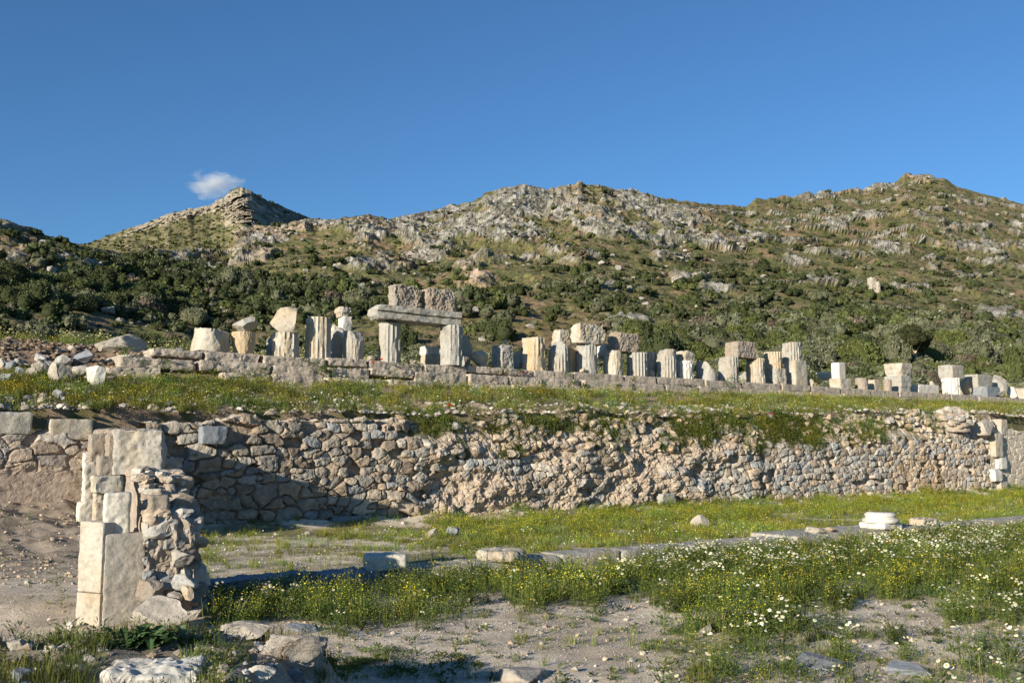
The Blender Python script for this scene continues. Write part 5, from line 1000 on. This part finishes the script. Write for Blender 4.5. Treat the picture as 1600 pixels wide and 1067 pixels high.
EX = [(968, 512, 84, 30, 2, 'low grey bush on the slope above the raised blocks'), (515, 520, 60, 34, 1, 'mid green bush above the tall slender drum'), (1038, 574, 100, 72, 0, 'largest dark bush, standing right behind the middle of the row'), (985, 562, 62, 44, 1, 'mid green bush left of the largest dark one'), (1095, 522, 52, 40, 4, 'bare brownish bush above the slanted grey fragment'), (782, 532, 64, 46, 0, 'rounded dark bush on the straw coloured slope right of the gate'), (835, 548, 40, 28, 2, 'small grey bush behind the tall ochre drum'), (1332, 574, 92, 60, 3, 'wide low yellowish dark bush behind the white cubic block'), (1275, 576, 72, 56, 2, 'pale grey green bush left of the wide low one'), (1400, 574, 66, 62, 2, 'tall grey green bush behind the cornice stack'), (1530, 566, 84, 54, 2, 'broad grey bush above the small stone heap'), (1588, 596, 62, 78, 1, 'mid green bush at the right edge behind the last block'),
      (1225, 556, 70, 48, 1, 'mid green bush behind the highest drum, wider than its neighbours'), (1160, 538, 66, 44, 3, 'green bush just above the stippled block'), (1120, 556, 60, 42, 2, 'grey green bush behind the half round drum'), (660, 560, 46, 30, 2, 'low grey bush seen through the stone gate'), (632, 540, 50, 34, 0, 'dark bush seen through the upper part of the gate'), (60, 476, 66, 48, 0, 'big dark bush near the left edge on the lower slope'), (232, 482, 80, 52, 0, 'big dark bush above the largest cream boulder'), (300, 508, 62, 38, 2, 'round grey green bush left of the broad tilted drum'), (430, 474, 72, 44, 0, 'big dark bush above the pointed cream boulder'), (370, 450, 60, 40, 2, 'grey bush above the faceted grey block'), (150, 452, 70, 46, 0, 'dark bush on the slope at the left, darkest of its neighbours'), (560, 478, 60, 36, 2, 'grey bush left of the blocks on the lintel'), (1480, 546, 66, 44, 3, 'dark yellowish bush above the short white drum')]
for (px_c, py_b, wx, hy, kk_, lb) in EX:
    q = hill_at(px_c, py_b); f = wx / F * q[1] / 1.9; me = big_m[kk_][int(rng.integers(3))]; o = link('bush', me, None, tuple(q - [0, 0, .15 * f]), (0, 0, float(rng.random() * 6.28))); o.scale = (f, f, hy / F * q[1] / .95); tag(o, lb, 'bush', 'bushes growing on the hillside')
q = hill_at(1430, 578); tree = empty('olive_tree', tuple(q)); tag(tree, 'spreading tree with a bare forked trunk behind the cornice stack', 'tree'); tf = q[1] / 75
def limb(pts, rs, n=8):
    V = []; 
    for (p, r_) in zip(pts, rs):
        for i in range(n): a = 6.283 * i / n; V.append([p[0] + r_ * math.cos(a), p[1] + r_ * math.sin(a), p[2]])
    Fq = []
    for j in range(len(pts) - 1):
        for i in range(n): Fq.append([j * n + i, j * n + (i + 1) % n, (j + 1) * n + (i + 1) % n, (j + 1) * n + i])
    return np.array(V), np.array(Fq)
tv = []; tq = []; to = 0
for pts, rs in [([(0, 0, -.2), (.1, 0, .8), (.0, 0, 1.4)], (.16, .12, .10)), ([(0, 0, 1.3), (-.4, .1, 2.0), (-.6, .1, 2.8)], (.09, .07, .03)), ([(0, 0, 1.3), (.4, -.1, 2.0), (.7, 0, 3.0)], (.09, .07, .03)), ([(0, 0, 1.2), (.1, .3, 2.2), (0, .4, 3.2)], (.07, .05, .02))]:
    v, f = limb(pts, rs); tv.append(v); tq.append(f + to); to += len(v)
add_mesh_obj('trunk', (np.concatenate(tv) * tf, np.concatenate(tq)), M['ochre'], (0, 0, 0), parent=tree)
b_ = bush_mesh(990, 2600, .09, (.075, .08, .035), lob=16, flat=1.1); cr = link('crown', mesh_np('crown', b_[0] * [1.9 * tf, 1.6 * tf, 1.7 * tf] + [0, 0, 1.5 * tf], b_[1], col=b_[2], mats=[M['leaf']]), tree)
def scatter_b(name, q_, temps, sizes, label=None):
    tt = rng.uniform(.75, 1.25, len(q_))[:, None] * np.ones(3); return scatter(name, temps, bp_[q_] - [0, 0, .1], sizes, tt)
Vs = []
allT = [t_ for k_ in range(5) for t_ in far_t[k_]]
for k_ in range(5):
    q_ = rest[kd[rest] == k_]
    if len(q_): scatter_b(['dark_scrub', 'green_scrub', 'grey_scrub', 'bright_scrub', 'dry_scrub'][k_], q_, far_t[k_], size[q_] * rng.uniform(.8, 1.2, len(q_)))
# low scrub between: thousands of knee-high cushions
npick = 26000; ii = rng.integers(2, NR - 26, npick); jj = rng.integers(int(NC * .03), int(NC * .97), npick); idx = ii * NC + jj; lp = HVf[idx]; lx_, ly_ = HPX[idx], HPY[idx]; pr = .55 * (lp[:, 1] / 260) * (1 - .6 * np.clip(rock_mask(lx_, ly_), 0, 1)) * (1 + 2.2 * noise(lp[:, 0] / 7, lp[:, 1] / 7, 4)); k_ = rng.random(npick) < pr
lp = lp[k_]; scatter('low_scrub', [bush_mesh(700 + j, 46, .42, c_, lob=3) for j, c_ in enumerate([(.09, .10, .045), (.12, .13, .055), (.10, .11, .045), (.16, .15, .08)])], lp - [0, 0, .05], rng.uniform(.25, .7, len(lp)), rng.uniform(.7, 1.35, (len(lp), 1)) * np.ones(3))
# pale loose rocks on the slope
npick = 9000; ii = rng.integers(2, NR - 40, npick); jj = rng.integers(int(NC * .03), int(NC * .97), npick); idx = ii * NC + jj; lp = HVf[idx]; lx_, ly_ = HPX[idx], HPY[idx]; pr = (lp[:, 1] / 200) * .5 * (noise(lp[:, 0] / 11, lp[:, 1] / 6, 14) > .12); k_ = rng.random(npick) < pr; lp = lp[k_]
PR = [(boulder((1, 1, .6), 850 + q_, n=2, cuts=6)) for q_ in range(5)]; PR = [(v, f, np.tile([1., 1, 1], (len(v), 1))) for v, f in PR]
scatter('slope_rocks', PR, lp - [0, 0, .1], .3 + 1.5 * rng.random(len(lp)) ** 3, np.array([.34, .31, .26]) * rng.uniform(.7, 1.15, (len(lp), 1)), mats=M['debris'])

i2 = rng.integers(int(620 * 125), size=5200); fhv = np.stack([FX, FY, FZ], -1).reshape(-1, 3); rkf = rkm.reshape(-1)[i2]; keep2 = (rng.random(len(i2)) > rkf * .8) & (PYf.reshape(-1)[i2] < 412); lp = fhv[i2][keep2]
scatter('far_scrub', [bush_mesh(740 + j, 46, .42, c_, lob=3) for j, c_ in enumerate([(.08, .09, .04), (.11, .12, .05), (.14, .14, .07)])], lp - [0, 0, .2], .5 + 1.3 * rng.random(len(lp)) ** 2.5, rng.uniform(.7, 1.3, (len(lp), 1)) * np.ones(3))
# ================================================================== FOREGROUND PLANTS
def place_plant(name, px_c, py_b, tb, label, cat, scale=1, rz=0):
    q = hit_court(px_c, py_b); v, f, c_ = tb; o = link(name, mesh_np(name, v, f, col=c_, mats=[M['leaf']]), None, (q[0], q[1], q[2] - .01), (0, 0, rz)); o.scale = (scale,) * 3; return tag(o, label, cat)
def T_tuft(nb, h, col, col2, dirx=0, lean=.6, w_=.007, spread=.05):
    t = TB()
    for i in range(nb):
        a = random.uniform(0, 6.28); r_ = abs(random.gauss(0, spread)); hh = h * random.uniform(.45, 1.1); p = np.array([math.cos(a) * r_, math.sin(a) * r_, 0]); az = a + random.gauss(0, .5); l = hh * random.uniform(.1, lean); prev = p; n = 5; d = np.array([math.cos(az) * l + dirx * hh, math.sin(az) * l, 0]); sd = np.array([-math.sin(az), math.cos(az), 0]) * w_ / 2; o = len(t.v); c1, c2 = jc(col, .3), jc(col2, .25)
        for k in range(n + 1):
            f = k / n; q = p + d * f ** 1.8 + np.array([0, 0, hh * (f - .28 * f ** 3 * (l / hh + abs(dirx)))]); t.v += [q - sd * (1 - f * .85), q + sd * (1 - f * .85)]; cc = tuple(c1[j] * (1 - f) + c2[j] * f for j in range(3)); t.c += [cc, cc]
        for k in range(n): a0 = o + 2 * k; t.f += [(a0, a0 + 1, a0 + 3), (a0, a0 + 3, a0 + 2)]
    return t.get()
def T_broad(nl, s, col):
    t = TB()
    for i in range(nl):
        az = random.uniform(0, 6.28); el = random.uniform(.15, 1.1); L = s * random.uniform(.45, 1); w_ = L * random.uniform(.22, .4); p = np.array([random.gauss(0, s * .35), random.gauss(0, s * .25), random.uniform(0, s * .35)]); d = np.array([math.cos(az) * math.cos(el), math.sin(az) * math.cos(el), math.sin(el)]); sd = np.cross(d, [0, 0, 1.]); sd /= np.linalg.norm(sd); up = np.cross(sd, d); o = len(t.v); n = 6; c = jc(col, .35)
        for k in range(n + 1):
            f = k / n; q = p + d * L * f - np.array([0, 0, 1]) * L * .45 * f * f; ww = w_ * math.sin(math.pi * min(.97, .08 + f * .9)) ** .8 * (1 + .15 * math.sin(k * 2.6)); t.v += [q - sd * ww / 2 + up * ww * .18, q - up * .0, q + sd * ww / 2 + up * ww * .18]; t.c += [c, tuple(x * 1.35 for x in c), c]
        for k in range(n):
            a0 = o + 3 * k; t.f += [(a0, a0 + 1, a0 + 4), (a0, a0 + 4, a0 + 3), (a0 + 1, a0 + 2, a0 + 5), (a0 + 1, a0 + 5, a0 + 4)]
    return t.get()
GA = 'grass tufts on the foreground mound'
place_plant('dry_grass_tuft', 440, 1030, T_tuft(150, .34, (.40, .27, .13), (.50, .38, .22), .55, .9, .0035, .03), 'dry straw coloured grass tuft bending over the pinkish ledge rock', 'dry grass')
place_plant('grass_tuft', 385, 968, T_tuft(130, .30, (.11, .15, .04), (.30, .27, .13), .1, .6, .006, .13), 'tall green grass tuft with pale seed tips right behind the low rock ledge', 'grass tuft')
place_plant('grass_tuft', 335, 975, T_tuft(110, .26, (.10, .14, .04), (.24, .24, .10), .05, .6, .006, .12), 'green grass tuft right of the pier, left of the tallest tuft', 'grass tuft')
place_plant('grass_tuft', 300, 1040, T_tuft(120, .20, (.17, .23, .05), (.24, .28, .08), 0, .9, .007, .05), 'bright green grass tuft at the right end of the broad white slab', 'grass tuft')
place_plant('grass_tuft', 130, 1062, T_tuft(120, .22, (.12, .16, .04), (.22, .22, .09), .1, .8, .006, .09), 'green grass tuft at the bottom edge left of the broad white slab', 'grass tuft')
place_plant('broad_leaf_plant', 225, 1012, T_broad(150, .17, (.075, .12, .045)), 'wide clump of dark green broad leaves in front of the grey slab', 'plant', 1.5)
place_plant('broad_leaf_plant', 175, 1000, T_broad(90, .14, (.085, .125, .045)), 'smaller clump of broad leaves in front of the cream slab', 'plant', 1.3)
place_plant('broad_leaf_plant', 262, 1002, T_broad(7, .24, (.13, .18, .09)), 'few large upright pale green leaves at the foot of the rubble core', 'plant', 1.0)
place_plant('dry_stalk', 372, 972, T_tuft(5, .5, (.36, .27, .20), (.45, .36, .28), .35, .4, .007, .02), 'bare dry stalks leaning right above the grass tufts', 'dry stalk')
for (px_c, py_b, lb) in [(583, 566, 'red poppy left of the left gate column'), (596, 561, 'red poppy at the foot of the left gate column'), (817, 582, 'red poppy at the foot of the tall ochre drum'), (1390, 847, 'red poppy in front of the kerb platform below the column base'), (1207, 694, 'red poppy on the crumbled top of the wall'), (703, 642, 'red poppy in the terrace grass below the gate')]:
    if py_b > 800: q = hit_court(px_c, py_b + 18) + [0, 0, .25]
    elif py_b > 600: q = hit_ter(px_c, py_b) + [0, 0, .2]
    else: q = PT(px_c, py_b, 6.3)
    t = TB(); t.blade([0, 0, -.35], 0, .35, .008, .0, (.10, .14, .05)); st = t.get(); r_ = .045
    o = empty('poppy', tuple(q)); tag(o, lb, 'poppy', 'red poppies'); link('stem', mesh_np('stem', *st[:2], col=st[2], mats=[M['leaf']]), o)
    t = TB()
    for k in range(5): a = 6.283 * k / 5; t.disc(np.array([math.cos(a) * .028, math.sin(a) * .028, .0]), [-math.cos(a) * .8, -math.sin(a) * .8 - .5, 1], r_, (.70, .025, .015), 8, .008)
    st = t.get(); link('petals', mesh_np('petals', *st[:2], col=st[2], mats=[M['leaf']]), o)
# ================================================================== CLOUD
m = bpy.data.materials.new('cloud_vapour'); m.use_nodes = True; n = m.node_tree; n.nodes.clear(); L = n.links.new
out = nd(n, 'ShaderNodeOutputMaterial'); pv = nd(n, 'ShaderNodeVolumePrincipled'); pv.inputs['Color'].default_value = (1, 1, 1, 1); pv.inputs['Anisotropy'].default_value = .2
tc = nd(n, 'ShaderNodeTexCoord'); ln = nd(n, 'ShaderNodeVectorMath', operation='LENGTH'); L(tc.outputs['Object'], ln.inputs[0])
nz = nd(n, 'ShaderNodeTexNoise'); nz.inputs['Scale'].default_value = 1.9; nz.inputs['Detail'].default_value = 6; nz.inputs['Roughness'].default_value = .6; L(tc.outputs['Object'], nz.inputs['Vector'])
a1 = nd(n, 'ShaderNodeMath', operation='MULTIPLY_ADD'); a1.inputs[1].default_value = 2.6; a1.inputs[2].default_value = -.55; L(nz.outputs['Fac'], a1.inputs[0])
a2 = nd(n, 'ShaderNodeMath', operation='SUBTRACT'); L(a1.outputs[0], a2.inputs[0]); L(ln.outputs['Value'], a2.inputs[1])
a3 = nd(n, 'ShaderNodeMapRange'); a3.inputs[1].default_value = 0; a3.inputs[2].default_value = .9; a3.inputs[3].default_value = 0; a3.inputs[4].default_value = .055; L(a2.outputs[0], a3.inputs[0]); L(a3.outputs[0], pv.inputs['Density']); L(pv.outputs[0], out.inputs['Volume'])
v, f = ico(3); DC = 2600.; q = P(333, 288, DC); o = link('cloud', mesh_np('cloud', v, f, mats=[m]), None, tuple(q)); o.scale = (54 / F * DC, 50, 27 / F * DC); tag(o, 'small solitary white cloud drifting above the pointed peak', 'cloud', kind='thing')
